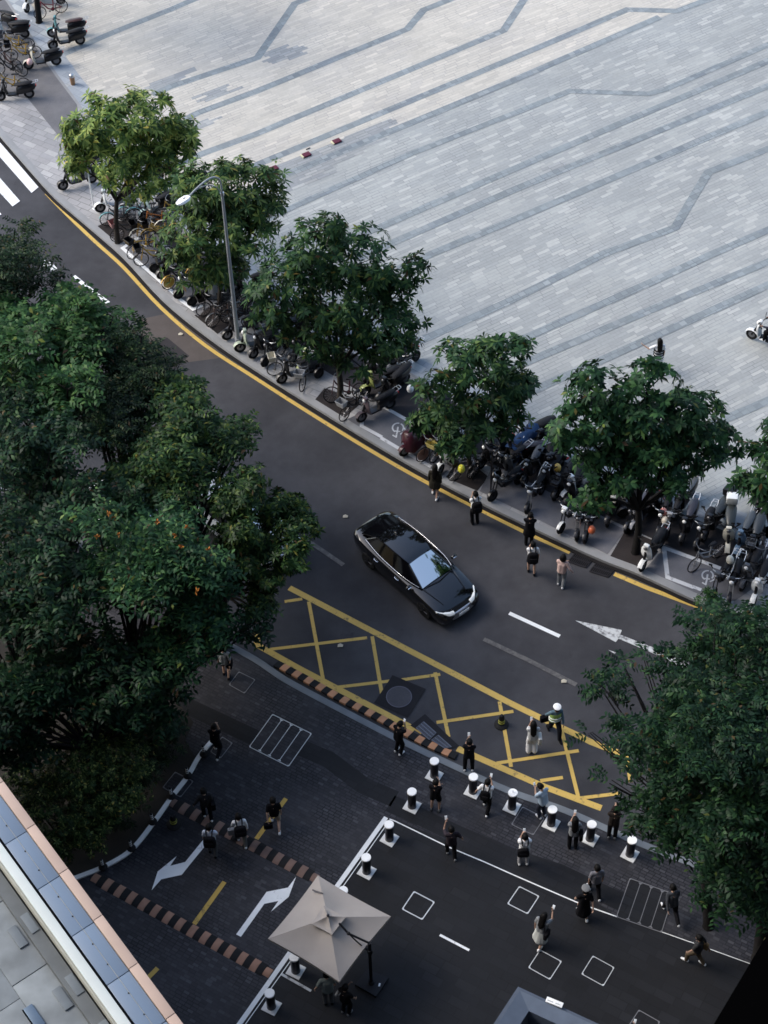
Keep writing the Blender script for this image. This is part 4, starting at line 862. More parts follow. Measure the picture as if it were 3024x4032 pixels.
# second stretch
B_(zB,283,1095,480,850,'yellow shared bicycle with a black basket at the corner of the white bracket',zr=.6,basket=BLK)
B_(zB,405,1212,610,960,'yellow shared bicycle with a round black basket, next from the bracket corner',zr=.6,basket=BLK,fender=BLK)
B_(zB,340,840,560,640,'yellow shared bicycle with a cream fender above the bracket corner',zr=.6,basket=BLK,fender=CRM)
B_(zB,470,640,660,500,'orange bicycle behind the yellow shared ones',zr=.6,frame=(.45,.16,.04))
B_(zB,520,840,720,640,'yellow shared bicycle partly under the second tree',zr=.7,basket=BLK,fender=YEL)
B_(zB,740,480,840,400,'ochre bicycle frame at the left edge of the second tree',zr=.7,frame=(.42,.26,.06))
S(zB,612,1318,760,1060,'black scooter, first one after the yellow bicycles',moped=True)
S(zB,720,1415,900,1130,'black scooter with a dark seat, second after the yellow bicycles',big=False,basket=BLK)
B_(zB,835,1570,960,1300,'bicycle with a yellow front wheel below the second tree',frame=BLK,fender=YEL,wheel=YEL,basket=BLK)
S(zB,690,220,850,-20,'dark blue scooter behind the second tree near the plaza',zr=.6,body=(.02,.03,.06))
S(zB,900,210,1000,0,'black scooter behind the lamp head near the plaza',zr=.6,big=True)
S(zC,35,770,160,500,'black scooter with bright mirrors left of the second tree trunk',lamp=True,moped=True)
S(zC,245,880,420,600,'black moped with a curved frame left of the second tree trunk',moped=True,body=BLK,seat=BLK)
B_(zC,425,1040,560,780,'bicycle with a dark leather saddle in the second tree pit',frame=BLK,basket=BLK)
S(zC,480,760,600,560,'grey scooter with a pale cover behind the second tree trunk',cover=SIL)
B_(zC,570,1210,660,930,'dark bicycle against the second tree trunk',frame=(.12,.08,.07),fender=GRY)
B_(zC,690,1020,760,700,'black bicycle right of the second tree trunk',frame=BLK)
S(zC,790,1410,880,1180,'black scooter with an orange light beside the lamp post',body=BLK,seat=(0.011,0.011,0.011))
S(zC,985,1605,1120,1420,'pale green scooter at the foot of the lamp post',front=GRN,body=GRY,lamp=True,zr=.7)
B_(zC,1060,880,1130,650,'bicycle with a shiny front wheel behind the lamp post',frame=GRY)
S(zC,900,720,1000,540,'black scooter with a white mirror behind the lamp post',lamp=True)
B_(zC,800,1150,880,960,'black bicycle half hidden by the lamp post',frame=BLK,fender=BLK)
B_(zC,1130,1220,1260,1080,'dark bicycle lying toward the plaza right of the lamp post',frame=BLK)
# third stretch
S(zD,170,828,330,560,'black scooter with a white headlight, first right of the lamp post',lamp=True)
S(zD,350,950,520,660,'black moped, second right of the lamp post',moped=True)
B_(zD,502,1100,680,840,'bicycle with a cream basket left of the grey scooter',frame=GRY,basket=CRM)
S(zD,610,1222,800,960,'dark grey scooter with a round apron between two basket bicycles',body=GRY,front=BLK)
B_(zD,935,1320,830,1010,'bicycle with a silver basket and yellow lining facing the road',frame=GRY,basket=SIL)
S(zD,930,1060,1110,860,'black scooter with a pale green cloth on its front',front=(.42,.47,.22))
B_(zD,1110,1010,1280,740,'bicycle with a white basket under the third tree',frame=BLK,basket=WHT)
S(zD,480,620,660,370,'dark scooter with a teal cover patch left of the third tree',body=BLK,front=TEA)
B_(zD,560,800,720,600,'black bicycle with a chrome handlebar behind the moped pair',frame=BLK)
B_(zD,1130,580,1250,440,'orange bicycle behind the trunk of the third tree',frame=(.45,.2,.06))
S(zD,700,420,860,280,'black scooter deep under the third tree',lamp=True,big=True)
S(zE,1010,800,1120,500,'black scooter with white mirrors under the third tree crown',lamp=True,big=True)
# fourth stretch
B_(zE,440,1130,800,990,'dark maroon bicycle lying low in the third tree pit',zr=.3,frame=MAR,tilt=.5)
B_(zE,640,1395,760,1100,'bicycle with a blue grey basket beside the white bicycle bay',frame=BLK,basket=SIL)
S(zE,900,1425,1110,1080,'brown scooter with a silver headlight at the end of the bicycle bay',front=(.13,.10,.11),body=BLK,lamp=True)
S(zE,960,1010,1150,780,'scooter with a yellow green vest draped over it',front=(.32,.36,.12),body=BLK)
S(zE,1210,1110,1350,760,'black scooter with a red tail light right of the vest',big=True)
S(zE,1430,760,1490,440,'slim dark moped standing toward the plaza by the third tree',moped=True)
S(zE,1040,640,1190,420,'grey black scooter behind the vest draped one',body=GRY)
S(zF,380,925,560,640,'maroon scooter with a quilted wind cover in the bicycle bay',body=MAR,cover=MAR)
B_(zF,670,1005,800,720,'bicycle with a brown front wheel disc in the bicycle bay',frame=BLK,wheel=(.22,.12,.09))
B_(zF,850,1010,960,700,'bicycle with a yellow lined basket behind the woman in olive',frame=BLK,basket=(.5,.42,.14))
S(zF,930,1200,1100,850,'white scooter beside the woman in olive',front=WHT,body=SIL)
S(zF,1150,890,1210,640,'scooter with a silver padded cover left of the fourth tree trunk',cover=SIL)
S(zF,960,760,1060,520,'black scooter with a white round box under the fourth tree',front=WHT)
B_(zF,1165,1300,1310,1000,'bicycle with a yellow helmet in its basket in the fourth tree pit',frame=(.2,.17,.17),basket=BLK)
B_(zF,1450,1260,1540,1000,'dark bicycle right of the fourth tree trunk',frame=BLK,fender=BLK)
S(zGG,640,1465,920,1060,'black moped with a silver front case on the pale pad',moped=True,lamp=True)
S(zGG,1000,650,1200,380,'scooter under the blue tarpaulin',lamp=True,big=True)
S(zGG,800,860,900,640,'black scooter with a grey seat right of the round mirror',seat=(0.039,0.039,0.050))
S(zGG,700,1140,830,850,'dark moped behind the silver cased one',moped=True)
S(zGG,1140,1230,1330,740,'black scooter with a white headlight and long grey seat',lamp=True,seat=(0.050,0.055,0.066))
S(zGG,1190,1650,1370,1180,'long black moped with a white looped bar on the pale pad',moped=True,loop=True,lamp=True)
S(zGG,1510,1130,1490,560,'black scooter with a chrome stem near the plaza edge',big=True)
S(zGG,1260,640,1330,500,'black scooter with a pointed seat below the blue tarpaulin',seat=(0.028,0.028,0.033))
S(zAA,1130,800,1310,330,'black scooter with an amber helmet on its bar',seat=(0.055,0.055,0.066))
# fifth stretch
S(zHH,520,740,640,450,'white scooter facing the road left of the fifth tree',front=WHT,body=WHT)
S(zHH,440,1250,610,860,'black moped with a white square headlamp on the pale pad',moped=True,lamp=True,front=WHT)
S(zHH,690,1360,760,960,'black moped with a chrome looped bar beside the orange helmet',moped=True,loop=True)
S(zHH,820,1395,930,1000,'black moped with an orange helmet on its rear',moped=True)
S(zHH,1280,900,1400,640,'cream scooter under the fifth tree',front=CRM,body=GRY)
S(zHH,800,330,900,130,'scooter with a grey cloth apron under the fifth tree crown',front=(.2,.18,.19),lamp=True)
S(zII,300,620,430,380,'black moped between the cream scooter and the fifth trunk',moped=True)
S(zII,450,830,560,520,'scooter with a pale grey apron left of the fifth trunk',front=(.3,.31,.34))
S(zII,660,560,750,260,'black scooter with a grey seat right of the fifth trunk',seat=(0.072,0.083,0.088))
S(zII,850,910,930,560,'moped with a pink helmet on its bar behind the fifth tree',moped=True,lamp=True)
S(zII,980,940,1090,560,'moped with a grey plastic sheet on its front',front=(.28,.29,.31),moped=True)
S(zII,1120,640,1260,260,'scooter with a silver topped case at the plaza edge',box=(.05,.05,.06),seat=(0.110,0.121,0.132))
S(zII,920,560,990,300,'slim scooter with a grey seat left of the silver topped case',seat=(0.072,0.072,0.088),moped=True)
S(zII,600,1440,830,960,'scooter with a white front and a brown bag right of the fifth trunk',front=WHT)
S(zJ,330,705,500,180,'black scooter with a black backrest at the plaza edge',seat=(0.033,0.033,0.044),lamp=True)
S(zJ,690,650,860,260,'large black scooter with a rear box and glossy seat',big=True,box=BLK,seat=(0.022,0.028,0.033))
S(zJ,555,795,650,470,'black moped in front of the large black scooter',moped=True,lamp=True)
B_(zJ,515,1140,690,830,'black bicycle standing across the white bay line',frame=SIL)
S(zJ,1030,850,1110,330,'scooter with a white top box and white apron',box=WHT,front=CRM,big=True,seat=(0.028,0.033,0.033))
S(zJ,1180,900,1330,480,'scooter with a light blue headlight panel',front=BLU,seat=(0.061,0.072,0.083))
S(zJ,1380,980,1540,450,'black scooter with a square grey front box near the right edge',basket=GRY,seat=(0.033,0.039,0.044),big=True)
B_(zJ,1540,1160,1620,700,'dark bicycle with a big wheel at the right edge',frame=BLK,wheel=(.05,.05,.06))
S(zJ,1560,500,1650,300,'black scooter at the plaza edge cut by the right border',big=True)
S(zJ,810,1555,1010,1120,'dark moped with a grey front case at the bay end',moped=True,front=GRY)
S(zJ,1060,1640,1180,1220,'moped with a white hooked bar and white headlamp',moped=True,loop=True,lamp=True)
S(zJ,1440,1660,1590,1230,'white scooter with a dark seat at the lower right of the row',front=WHT,body=WHT,lamp=True)
# further dark scooters standing in the second row, close to the plaza
XR=random.Random(9)
for (px,py,l) in ((1210,1010,'black scooter at the plaza edge just right of the blue tarpaulin'),(1238,1025,'black scooter at the plaza edge, second right of the blue tarpaulin'),(1268,1040,'dark scooter at the plaza edge, under the left boughs of the fifth tree'),(1318,1062,'dark scooter at the plaza edge straight behind the fifth tree crown'),(1345,1078,'black scooter at the plaza edge left of the fifth trunk'),(1395,1095,'black scooter at the plaza edge right behind the fifth trunk'),(1128,985,'dark scooter at the plaza edge behind the round traffic mirror'),(1095,968,'dark scooter at the plaza edge behind the fourth tree'),(1010,915,'dark scooter at the plaza edge left of the fourth trunk'),(960,890,'dark scooter at the plaza edge behind the white bicycle bay'),(745,775,'dark scooter at the plaza edge behind the third tree'),(690,745,'dark scooter at the plaza edge left behind the third tree'),(640,712,'dark scooter at the plaza edge right of the lamp post'),(1640,1215,'dark scooter squeezed between the square boxed one and the right border')):
    p0=D(px,py,ZP+.02); q=min(kerb_far,key=lambda p:(p.x-p0.x)**2+(p.y-p0.y)**2); e=Vector((q.x-p0.x,q.y-p0.y,0)).normalized(); an=math.atan2(e.y,e.x)-math.pi/2+XR.uniform(-.25,.25)
    key=XR.choice([k for k in PROTO if k[0]=='s' and not any(n in ('cover','loop','front') for n,_ in k[1])]); o=dup(PROTO[key]); o.location=p0+e*.75; o.rotation_euler=(Matrix.Rotation(an,3,'Z')@Matrix.Rotation(.1,3,'Y')).to_euler(); tag(o,l,'scooter',GS)
# moving scooter on the plaza
rs_=ride('s',zone(2720,1240,.1832),1310,540,1560,640,'white fronted scooter being ridden in from the right edge of the plaza',zr=.0,tilt=0.,front=WHT,body=BLK,lamp=True)
rs_.location=zone(2720,1240,.1832)(1620,640,ZP+.01)
# loose helmets, tarp
def helmet(z,x,y,zh,c,label):
    t=MB().lathe([(.13,.0),(.145,.05),(.14,.12),(.1,.19),(.04,.22),(.01,.225)],n=18,sx=.9,sy=1.1)
    o=t.build('helmet',None,paint(c)); o.location=z(x,y,zh); tag(o,label,'helmet'); return o
helmet(zJ,1065,985,1.0,CRM,'large cream helmet on the front of the white box scooter'); helmet(zHH,905,1230,.62,(.5,.12,.05),'orange helmet hanging on a black moped'); helmet(zAA,1243,660,.9,(.55,.36,.08),'amber helmet on a black scooter near the plaza')
helmet(zF,1250,1150,.9,(.7,.65,.06),'bright yellow helmet on the bicycle in the fourth tree pit'); helmet(zT,465,985,.98,(.65,.42,.4),'pink helmet on the black and cream scooter at top left'); helmet(zII,918,560,.98,(.5,.2,.17),'pink helmet on a moped behind the fifth tree'); helmet(zII,940,690,.85,(.5,.46,.4),'beige helmet below the pink one on a moped'); helmet(zE,1640,935,.9,WHT,'white helmet glimpsed left of the fourth tree')
tp=zGG(1110,470,.9); rs=[]
for k in range(9):
    y=-.8+k*.19; w=.27+.07*math.sin(k*1.9)
    rs.append([Vector((w*x*(1+.1*math.sin(4*k+6*x)),y,-.45+.5*zf+.06*math.sin(8*x+2.3*k))) for x,zf in ((-1.2,0),(-1.05,.45),(-.8,.9),(-.3,1.1),(.3,1.1),(.8,.9),(1.05,.45),(1.2,0))])
o=MB().loft(rs,close=False).build('tarpaulin',None,mat('blue_tarp',(.016,.045,.12),.45,0.,.4,3.),60); o.location=tp; o.rotation_euler.z=-.7; tag(o,'crumpled blue tarpaulin thrown over a parked scooter','tarpaulin')
# ------------------------------------------------------------------ trees
m_bark=mat('bark',(.035,.03,.026),.9,0.,.4,4.); m_barkd=mat('dark_bark',(.012,.011,.011),.9,0.,.4,4.)
lm_ros=leaf_mat('rosette_leaves',[(0.,(0.0138,0.0372,0.0200)),(.45,(0.0258,0.0651,0.0280)),(.8,(0.0482,0.1042,0.0380)),(1.,(0.1032,0.1674,0.0500))])
lm_rosy=leaf_mat('rosette_leaves_fresh_lit',[(0.,(0.0345,0.0690,0.0253)),(.35,(0.0805,0.1437,0.0391)),(.7,(0.1725,0.2472,0.0598)),(1.,(0.3795,0.4370,0.1150))])  # fresh green, with the lit crown's yellow highlights put into the colours
lm_ros2=leaf_mat('rosette_leaves_mid',[(0.,(0.0189,0.0465,0.0210)),(.4,(0.0413,0.0902,0.0310)),(.78,(0.0817,0.1442,0.0440)),(1.,(0.1892,0.2511,0.0700))])  # some yellow highlights of the lit crown top put into the colours
lm_big=leaf_mat('broad_leaves',[(0.,(0.0099,0.0299,0.0149)),(.5,(0.0208,0.0599,0.0264)),(.85,(0.0415,0.1048,0.0391)),(1.,(0.0841,0.1658,0.0506))])
lm_bigg=leaf_mat('broad_leaves_bright',[(0.,(0.0144,0.0396,0.0148)),(.5,(0.0287,0.0791,0.0254)),(.85,(0.0503,0.1167,0.0360)),(1.,(0.0897,0.1681,0.0476))])
lm_mix=leaf_mat('mixed_leaves',[(0.,(0.0090,0.0258,0.0106)),(.5,(0.0198,0.0475,0.0169)),(.82,(0.0413,0.0841,0.0232)),(1.,(0.1076,0.1483,0.0370))])
lm_bigd=leaf_mat('broad_leaves_dark',[(0.,(0.0069,0.0186,0.0110)),(.55,(0.0120,0.0335,0.0170)),(.88,(0.0215,0.0558,0.0230)),(1.,(0.0387,0.0884,0.0300))])
lm_dk=leaf_mat('dark_leaves',[(0.,(.007,.017,.009)),(.6,(.014,.031,.014)),(.9,(.026,.05,.02)),(1.,(.05,.08,.028))])
lm_shr=leaf_mat('shrub_leaves',[(0.,(.012,.026,.010)),(.55,(.028,.054,.018)),(.86,(.075,.115,.034)),(1.,(.22,.26,.08))])
m_flow=mat('orange_petals',(.36,.14,.03),.5,0.,.2)
def leaf_verts(P0,dirs,nrm,length,width,droop):
    # P0,dirs,nrm: (n,3); builds 5-vertex leaves bent along their length
    s=np.cross(dirs,nrm); s/=np.linalg.norm(s,axis=1,keepdims=True)+1e-9
    L=length[:,None];W=width[:,None];Dp=droop[:,None]
    dn=np.array([[0,0,-1.]])
    m=P0+dirs*L*.52+dn*Dp*L*.18; t=P0+dirs*L+dn*Dp*L*.75
    v=np.stack([P0-s*W*.12,P0+s*W*.12,m+s*W*.5+nrm*W*.12,m-s*W*.5+nrm*W*.12,t],1)
    return v
def leaves_mesh(name,V,m):
    n=V.shape[0]; me=bpy.data.meshes.new(name); me.vertices.add(n*5); me.vertices.foreach_set('co',V.reshape(-1).astype(np.float32))
    base=np.arange(n)*5; idx=np.empty((n,7),np.int32)
    idx[:,0]=base;idx[:,1]=base+1;idx[:,2]=base+2;idx[:,3]=base+3;idx[:,4]=base+3;idx[:,5]=base+2;idx[:,6]=base+4
    me.loops.add(n*7); me.loops.foreach_set('vertex_index',idx.reshape(-1))
    me.polygons.add(n*2); st=np.empty((n,2),np.int32); st[:,0]=np.arange(n)*7; st[:,1]=st[:,0]+4
    me.polygons.foreach_set('loop_start',st.reshape(-1)); me.materials.append(m); me.update(calc_edges=True); me.validate(); return me
def unit(v): return v/(np.linalg.norm(v,axis=-1,keepdims=True)+1e-9)
def tips_in(lobes,n,rng,shell=.55):
    vol=np.array([l[1][0]*l[1][1]*l[1][2] for l in lobes])**.72; pr=vol/vol.sum(); k=rng.choice(len(lobes),n,p=pr)
    d=unit(rng.normal(size=(n,3))); d[:,2]=np.where(rng.random(n)<.62,np.abs(d[:,2]),d[:,2])
    # lumpy surface: radius modulated so the outline breaks up
    ph=rng.random((len(lobes),3))*6.28
    lump=1+.16*np.sin(5*d[:,0]+ph[k,0])*np.sin(5*d[:,1]+ph[k,1])+.10*np.sin(9*d[:,2]+ph[k,2]+7*d[:,0])
    r=(shell+(1.02-shell)*rng.random(n)**.55)*lump
    C=np.array([l[0] for l in lobes]);Rr=np.array([l[1] for l in lobes])
    return C[k]+d*Rr[k]*r[:,None],d
_ti=tips_in
def tips_in(lobes,n,rng,shell=.55):
    m=max(24,n//9); Cc,dc=_ti(lobes,m,rng,.72); k=rng.integers(0,m,n); ln=np.array([min(np.linalg.norm((c-np.array(l[0]))/np.array(l[1])) for l in lobes) for c in Cc])
    rad=np.mean([l[1][0] for l in lobes]); q=rng.normal(size=(n,3))*np.array([[.19,.19,.11]])*rad
    T=Cc[k]+q; d=unit(dc[k]*.8+unit(q)*.7)
    T0,d0=_ti(lobes,n,rng,.35); w=rng.random(n)<.3
    T[w]=T0[w]; d[w]=d0[w]; return T,d
def rosettes(lobes,n,rng,leaf=(.31,.095),per=9,spread=.95,droop=.35,up=.35):
    T,d=tips_in(lobes,n,rng); ax=unit(d*.7+np.array([[0,0,up]])+rng.normal(size=(n,3))*.28)
    a=unit(np.cross(ax,rng.normal(size=(n,3)))); b=np.cross(ax,a)
    out=[]
    for j in range(per):
        th=2*math.pi*(j/per)+rng.random(n)*.5; sp=spread*(.75+.5*rng.random(n)); rad=a*np.cos(th)[:,None]+b*np.sin(th)[:,None]
        di=unit(ax*(1.05-sp)[:,None]+rad*sp[:,None]); L=leaf[0]*(.7+.55*rng.random(n)); W=leaf[1]*(.8+.4*rng.random(n))
        out.append(leaf_verts(T+di*.02,di,unit(ax+rng.normal(size=(n,3))*.15),L,W,droop*(.4+rng.random(n))))
    return np.concatenate(out),T
def sprays(lobes,n,rng,leaf=(.17,.085),pairs=5,length=.6,droop=.3):
    # compound leaves: leaflets in pairs along a drooping rachis
    T,d=tips_in(lobes,n,rng); fl=d.copy(); fl[:,2]*=.25; di=unit(fl*.6+rng.normal(size=(n,3))*np.array([[.6,.6,.18]])+np.array([[0,0,.12]])); up=np.tile(np.array([[0,0,1.]]),(n,1))+rng.normal(size=(n,3))*.25; up=unit(up-di*np.sum(up*di,1,keepdims=True)); sd=np.cross(di,up)
    out=[]; Ln=length*(.7+.6*rng.random(n))
    for j in range(pairs):
        f=.25+.75*j/max(1,pairs-1); base=T+di*(Ln*f)[:,None]+np.array([[0,0,-1.]])*(droop*Ln*f*f)[:,None]
        for s in (-1,1):
            dd=unit(di*.55+sd*s*.9+rng.normal(size=(n,3))*.16); sc=.75+.5*rng.random(n)
            out.append(leaf_verts(base,dd,unit(up+rng.normal(size=(n,3))*.22),leaf[0]*sc,leaf[1]*sc,.25+.3*rng.random(n)))
    return np.concatenate(out),T
def limbs(b,base,fork,lobes,T,rng,r0,nb=46):
    base=Vector(base);fork=Vector(fork); q_=min(1.,math.sqrt(9/len(lobes)))
    mid=base.lerp(fork,.5)+Vector((rng.normal()*.05,rng.normal()*.05,0))
    b.tube([base,base+Vector((0,0,.06)),mid,fork],[r0*1.35,r0*1.05,r0*.9,r0*.75],12)
    hubs=[]
    for c,rd in lobes:
        h=Vector(c)-Vector((0,0,rd[2]*.35)); m_=fork.lerp(h,.5)+Vector((rng.normal()*.12,rng.normal()*.12,.1)); b.tube([fork+Vector((0,0,-.05)),m_,h],[r0*.6*q_,r0*.42*q_,r0*.22*q_],8); hubs.append((h,rd))
    for t in T[rng.choice(len(T),min(nb,len(T)),replace=False)]:
        t=Vector(t); h=min(hubs,key=lambda q:(q[0]-t).length)[0]; m_=h.lerp(t,.5)+Vector((rng.normal()*.1,rng.normal()*.1,.08)); b.tube([h,m_,t],[r0*.22*q_,r0*.13*q_,r0*.05*q_],5,False)
def tree(name,label,base,fork_z,lobes,kind,n,leafm,group=None,seed=1,r0=.12,bark=None,nb=46,cat='tree',**kw):
    rng=np.random.default_rng(seed); base=Vector(base); t=thing(name,label,cat,base,0.,group)
    lb_=[(np.array(c)-np.array(base),np.array(r)) for c,r in lobes]
    V,T=(rosettes if kind=='r' else sprays)(lb_,n,rng,**kw)
    cx=np.mean([l[0] for l in lb_],0); fork=(cx[0]*.25,cx[1]*.25,fork_z)
    b=MB(); limbs(b,(0,0,-.02),fork,lb_,T,rng,r0,nb); b.build('trunk',t,bark or m_bark,60)
    cr_=link('crown',leaves_mesh('crown',V,leafm),t); return t,cr_,T
def lobe_plane(base,px,py,rpx,dy=0.,sz=.85,sx=1.):      # street tree: lobes surveyed in the vertical plane through the trunk
    p=PV(px*K,py*K,base.y+dy); r=rpx*K/ppm(p); return ((p.x,p.y,p.z),(r*sx,r*.95,r*sz))
def lobe_h(px,py,z,rpx,sz=.6):                             # lobes at a surveyed height
    p=P(px*K,py*K,z); r=rpx*K/ppm(p); return ((p.x,p.y,z),(r,r,r*sz))
GT='street trees along the plaza edge'
b1=zone(200,560,Z4)(1040,1565,ZP)
tree('street_tree','street tree with the yellowest crown, uppermost of the row, above the slim signpost',b1,2.2,[lobe_plane(b1,225,280,72,-.3),lobe_plane(b1,310,265,78,.3),lobe_plane(b1,355,315,66,.5),lobe_plane(b1,245,340,72,-.6),lobe_plane(b1,320,375,74,-.2),lobe_plane(b1,165,300,36,0),lobe_plane(b1,175,355,38,-.4),lobe_plane(b1,390,300,36,.2)],'r',820,lm_rosy,GT,11,.11,m_bark)
b2_=zC(650,965,ZP)
tree('street_tree','street tree behind the curved lamp post',b2_,2.2,[lobe_plane(b2_,450,410,70,.3),lobe_plane(b2_,530,420,75,.5),lobe_plane(b2_,420,500,74,-.5),lobe_plane(b2_,520,500,84,0),lobe_plane(b2_,430,570,68,-.5),lobe_plane(b2_,560,470,56,.3),lobe_plane(b2_,480,590,54,-.3)],'r',900,lm_ros2,GT,12,.11)
b3_=D(735,872,ZP)
tree('street_tree','widest street tree of the row, between the lamp post and the bicycle bay',b3_,1.9,[lobe_plane(b3_,680,540,76,.3),lobe_plane(b3_,760,560,90,.3),lobe_plane(b3_,620,620,78,-.3),lobe_plane(b3_,860,620,58,.6),lobe_plane(b3_,740,640,96,0),lobe_plane(b3_,690,720,76,-.6),lobe_plane(b3_,820,710,80,-.2),lobe_plane(b3_,570,640,48,0),lobe_plane(b3_,715,490,30,.2),lobe_plane(b3_,780,780,62,-.8),lobe_plane(b3_,885,575,30,.5),lobe_plane(b3_,600,700,40,-.5)],'r',1150,lm_ros,GT,13,.13,leaf=(.27,.1))
b4_=zF(1400,1235,ZP)
tree('street_tree','narrow street tree with loose rosettes beside the round traffic mirror',b4_,1.9,[lobe_plane(b4_,1085,770,62,.2),lobe_plane(b4_,990,790,54,0),lobe_plane(b4_,1050,850,74,.2),lobe_plane(b4_,950,850,54,-.3),lobe_plane(b4_,1100,840,54,.5),lobe_plane(b4_,1000,930,62,-.5),lobe_plane(b4_,930,905,36,-.4),lobe_plane(b4_,1095,900,40,.3)],'r',640,lm_ros,GT,14,.10,leaf=(.3,.1))
b5_=zII(480,1165,ZP)
tree('street_tree','broad round street tree below the woman in the striped dress',b5_,2.3,[lobe_plane(b5_,1300,850,74,.2),lobe_plane(b5_,1400,830,62,.4),lobe_plane(b5_,1260,920,66,-.3),lobe_plane(b5_,1370,930,90,0),lobe_plane(b5_,1480,920,78,.4),lobe_plane(b5_,1320,1010,72,-.5),lobe_plane(b5_,1430,1000,80,-.1),lobe_plane(b5_,1540,960,58,.4),lobe_plane(b5_,1230,950,38,-.2),lobe_plane(b5_,1575,985,30,.3),lobe_plane(b5_,1290,1070,42,-.7)],'r',1150,lm_big,GT,15,.14,m_barkd,leaf=(.26,.115))
b6_=D(1712,1345,ZP)
tree('street_tree','street tree cut by the right edge, loose leaves over the plaza',b6_,2.3,[lobe_plane(b6_,1680,950,56,.2),lobe_plane(b6_,1700,1040,76,0),lobe_plane(b6_,1640,1030,34,-.2),lobe_plane(b6_,1770,980,80,.3),lobe_plane(b6_,1760,1080,70,0)],'r',520,lm_big,GT,16,.12,m_bark,leaf=(.32,.1))
b0_=zT(610,345,ZP+.01)
tree('street_tree','street tree at the top left corner, only its dark trunk in the photo',b0_,3.6,[lobe_plane(b0_,40,-260,110,.2),lobe_plane(b0_,140,-270,110,.2),lobe_plane(b0_,90,-330,110,0)],'r',700,lm_ros,GT,17,.14,m_barkd)
# big trees on the near side
GL='large trees on the near side of the road'
def near(label,bx,by,lobes,kind,n,m,seed,r0=.2,fz=3.,**kw):
    r_=random.Random(seed); L=[]
    for px,py,z,rr_ in lobes:            # each bough carries several flat pads of foliage at different heights
        for k in range(4):
            a=r_.uniform(0,6.28); q=rr_*r_.uniform(.15,.62); L.append(lobe_h(px+q*math.cos(a),py+q*math.sin(a)*.8,max(1.6,z+r_.uniform(-1.1,.7)),rr_*r_.uniform(.36,.62),r_.uniform(.35,.6)))
    return tree('large_tree',label,D(bx,by,ZD),fz,L,kind,n,m,GL,seed,r0,m_barkd,60,**kw)
near('dark large tree cut by the left edge, uppermost of the left mass',-75,960,[(20,540,8.2,72),(70,585,7.6,46),(-40,600,8.0,90),(20,640,7.0,60)],'s',900,lm_dk,21,leaf=(.15,.065))
near('bright green large tree at the upper left of the left mass',150,1180,[(120,690,8.2,88),(40,760,8.4,90),(190,740,8.0,84),(110,830,8.2,90),(-30,700,8.2,90),(220,680,7.4,60),(30,680,7.8,60)],'s',1700,lm_bigg,22,leaf=(.21,.10),pairs=4,length=.5)
near('dark fine leaved large tree in the middle of the left mass',300,1290,[(270,740,7.4,66),(290,830,7.2,74),(210,850,7.2,70),(330,800,6.6,46),(240,920,7.0,74)],'s',1300,lm_dk,23,leaf=(.14,.06),pairs=6)
near('yellow tipped large tree overhanging the road from the left mass',420,1370,[(390,890,7.2,76),(330,960,7.2,80),(440,960,6.8,70),(400,1040,6.8,84),(480,940,6.2,50),(520,930,5.8,34),(300,1050,7.0,70)],'s',1600,lm_mix,24,leaf=(.19,.09),pairs=4,length=.5)
near('large tree reaching farthest over the road beside the black car',470,1400,[(560,1050,6.6,78),(610,1100,6.2,70),(540,1140,6.4,86),(600,1180,5.8,74),(500,1090,6.4,70),(580,1255,5.2,54),(560,1310,4.8,46),(500,1200,5.6,70),(640,1130,5.6,46)],'r',1700,lm_mix,25,leaf=(.2,.07))
TF=near('large tree with orange flowers in the left mass',300,1620,[(240,1150,7.8,92),(330,1180,7.6,92),(410,1230,7.2,88),(300,1270,7.2,96),(440,1320,6.4,70),(210,1240,7.4,80),(380,1370,6.0,74),(455,1365,5.4,44)],'s',2000,lm_big,26,leaf=(.2,.09),pairs=4,length=.55)
near('large tree at the left edge below the flowering tree',60,1690,[(40,1130,7.8,90),(120,1180,7.6,84),(40,1240,7.4,100),(130,1300,7.2,96),(30,1350,7.0,100),(-60,1250,7.2,110),(110,1060,7.6,60),(195,1055,7.5,50),(250,1090,7.4,44),(40,940,8.0,90),(110,950,8.,80),(30,1030,8.,90),(10,860,8.2,80)],'s',2000,lm_bigd,27,leaf=(.2,.095),pairs=4,length=.55)
near('dark large tree above the yellowish shrub',220,1760,[(180,1400,5.4,96),(270,1440,5.2,90),(345,1470,4.8,66),(560,1345,4.4,40),(50,1600,4.6,70),(-20,1560,5.,90),(230,1510,4.6,92),(100,1450,5.2,100),(320,1530,4.2,64),(30,1480,5.2,100)],'s',2000,lm_bigd,28,leaf=(.2,.09),pairs=4,length=.5)
# orange flowers of the flowering tree
rng=np.random.default_rng(5); tb=TF[0].location; b=MB()
for (x,y) in ((235,1110),(245,1120),(258,1155),(340,1128),(405,1140),(378,1158),(424,1277),(392,1182),(285,1230),(210,1160),(450,1188)):
    p=P(x*K,y*K,8.7-(.7 if y>1200 else 0.))-Vector(tb); b=MB(); vs=[p]; fs=[]
    for k in range(9):
        d=Vector(unit(rng.normal(size=3)+np.array([0,0,.8]))); s_=d.orthogonal().normalized()*.028; ln=.08+.06*rng.random(); i=len(vs)
        vs+=[p+d*ln*.6-s_,p+d*ln,p+d*ln*.6+s_]; fs.append((0,i,i+1,i+2))
    b.add(vs,fs).build('flower',TF[0],m_flow,None)
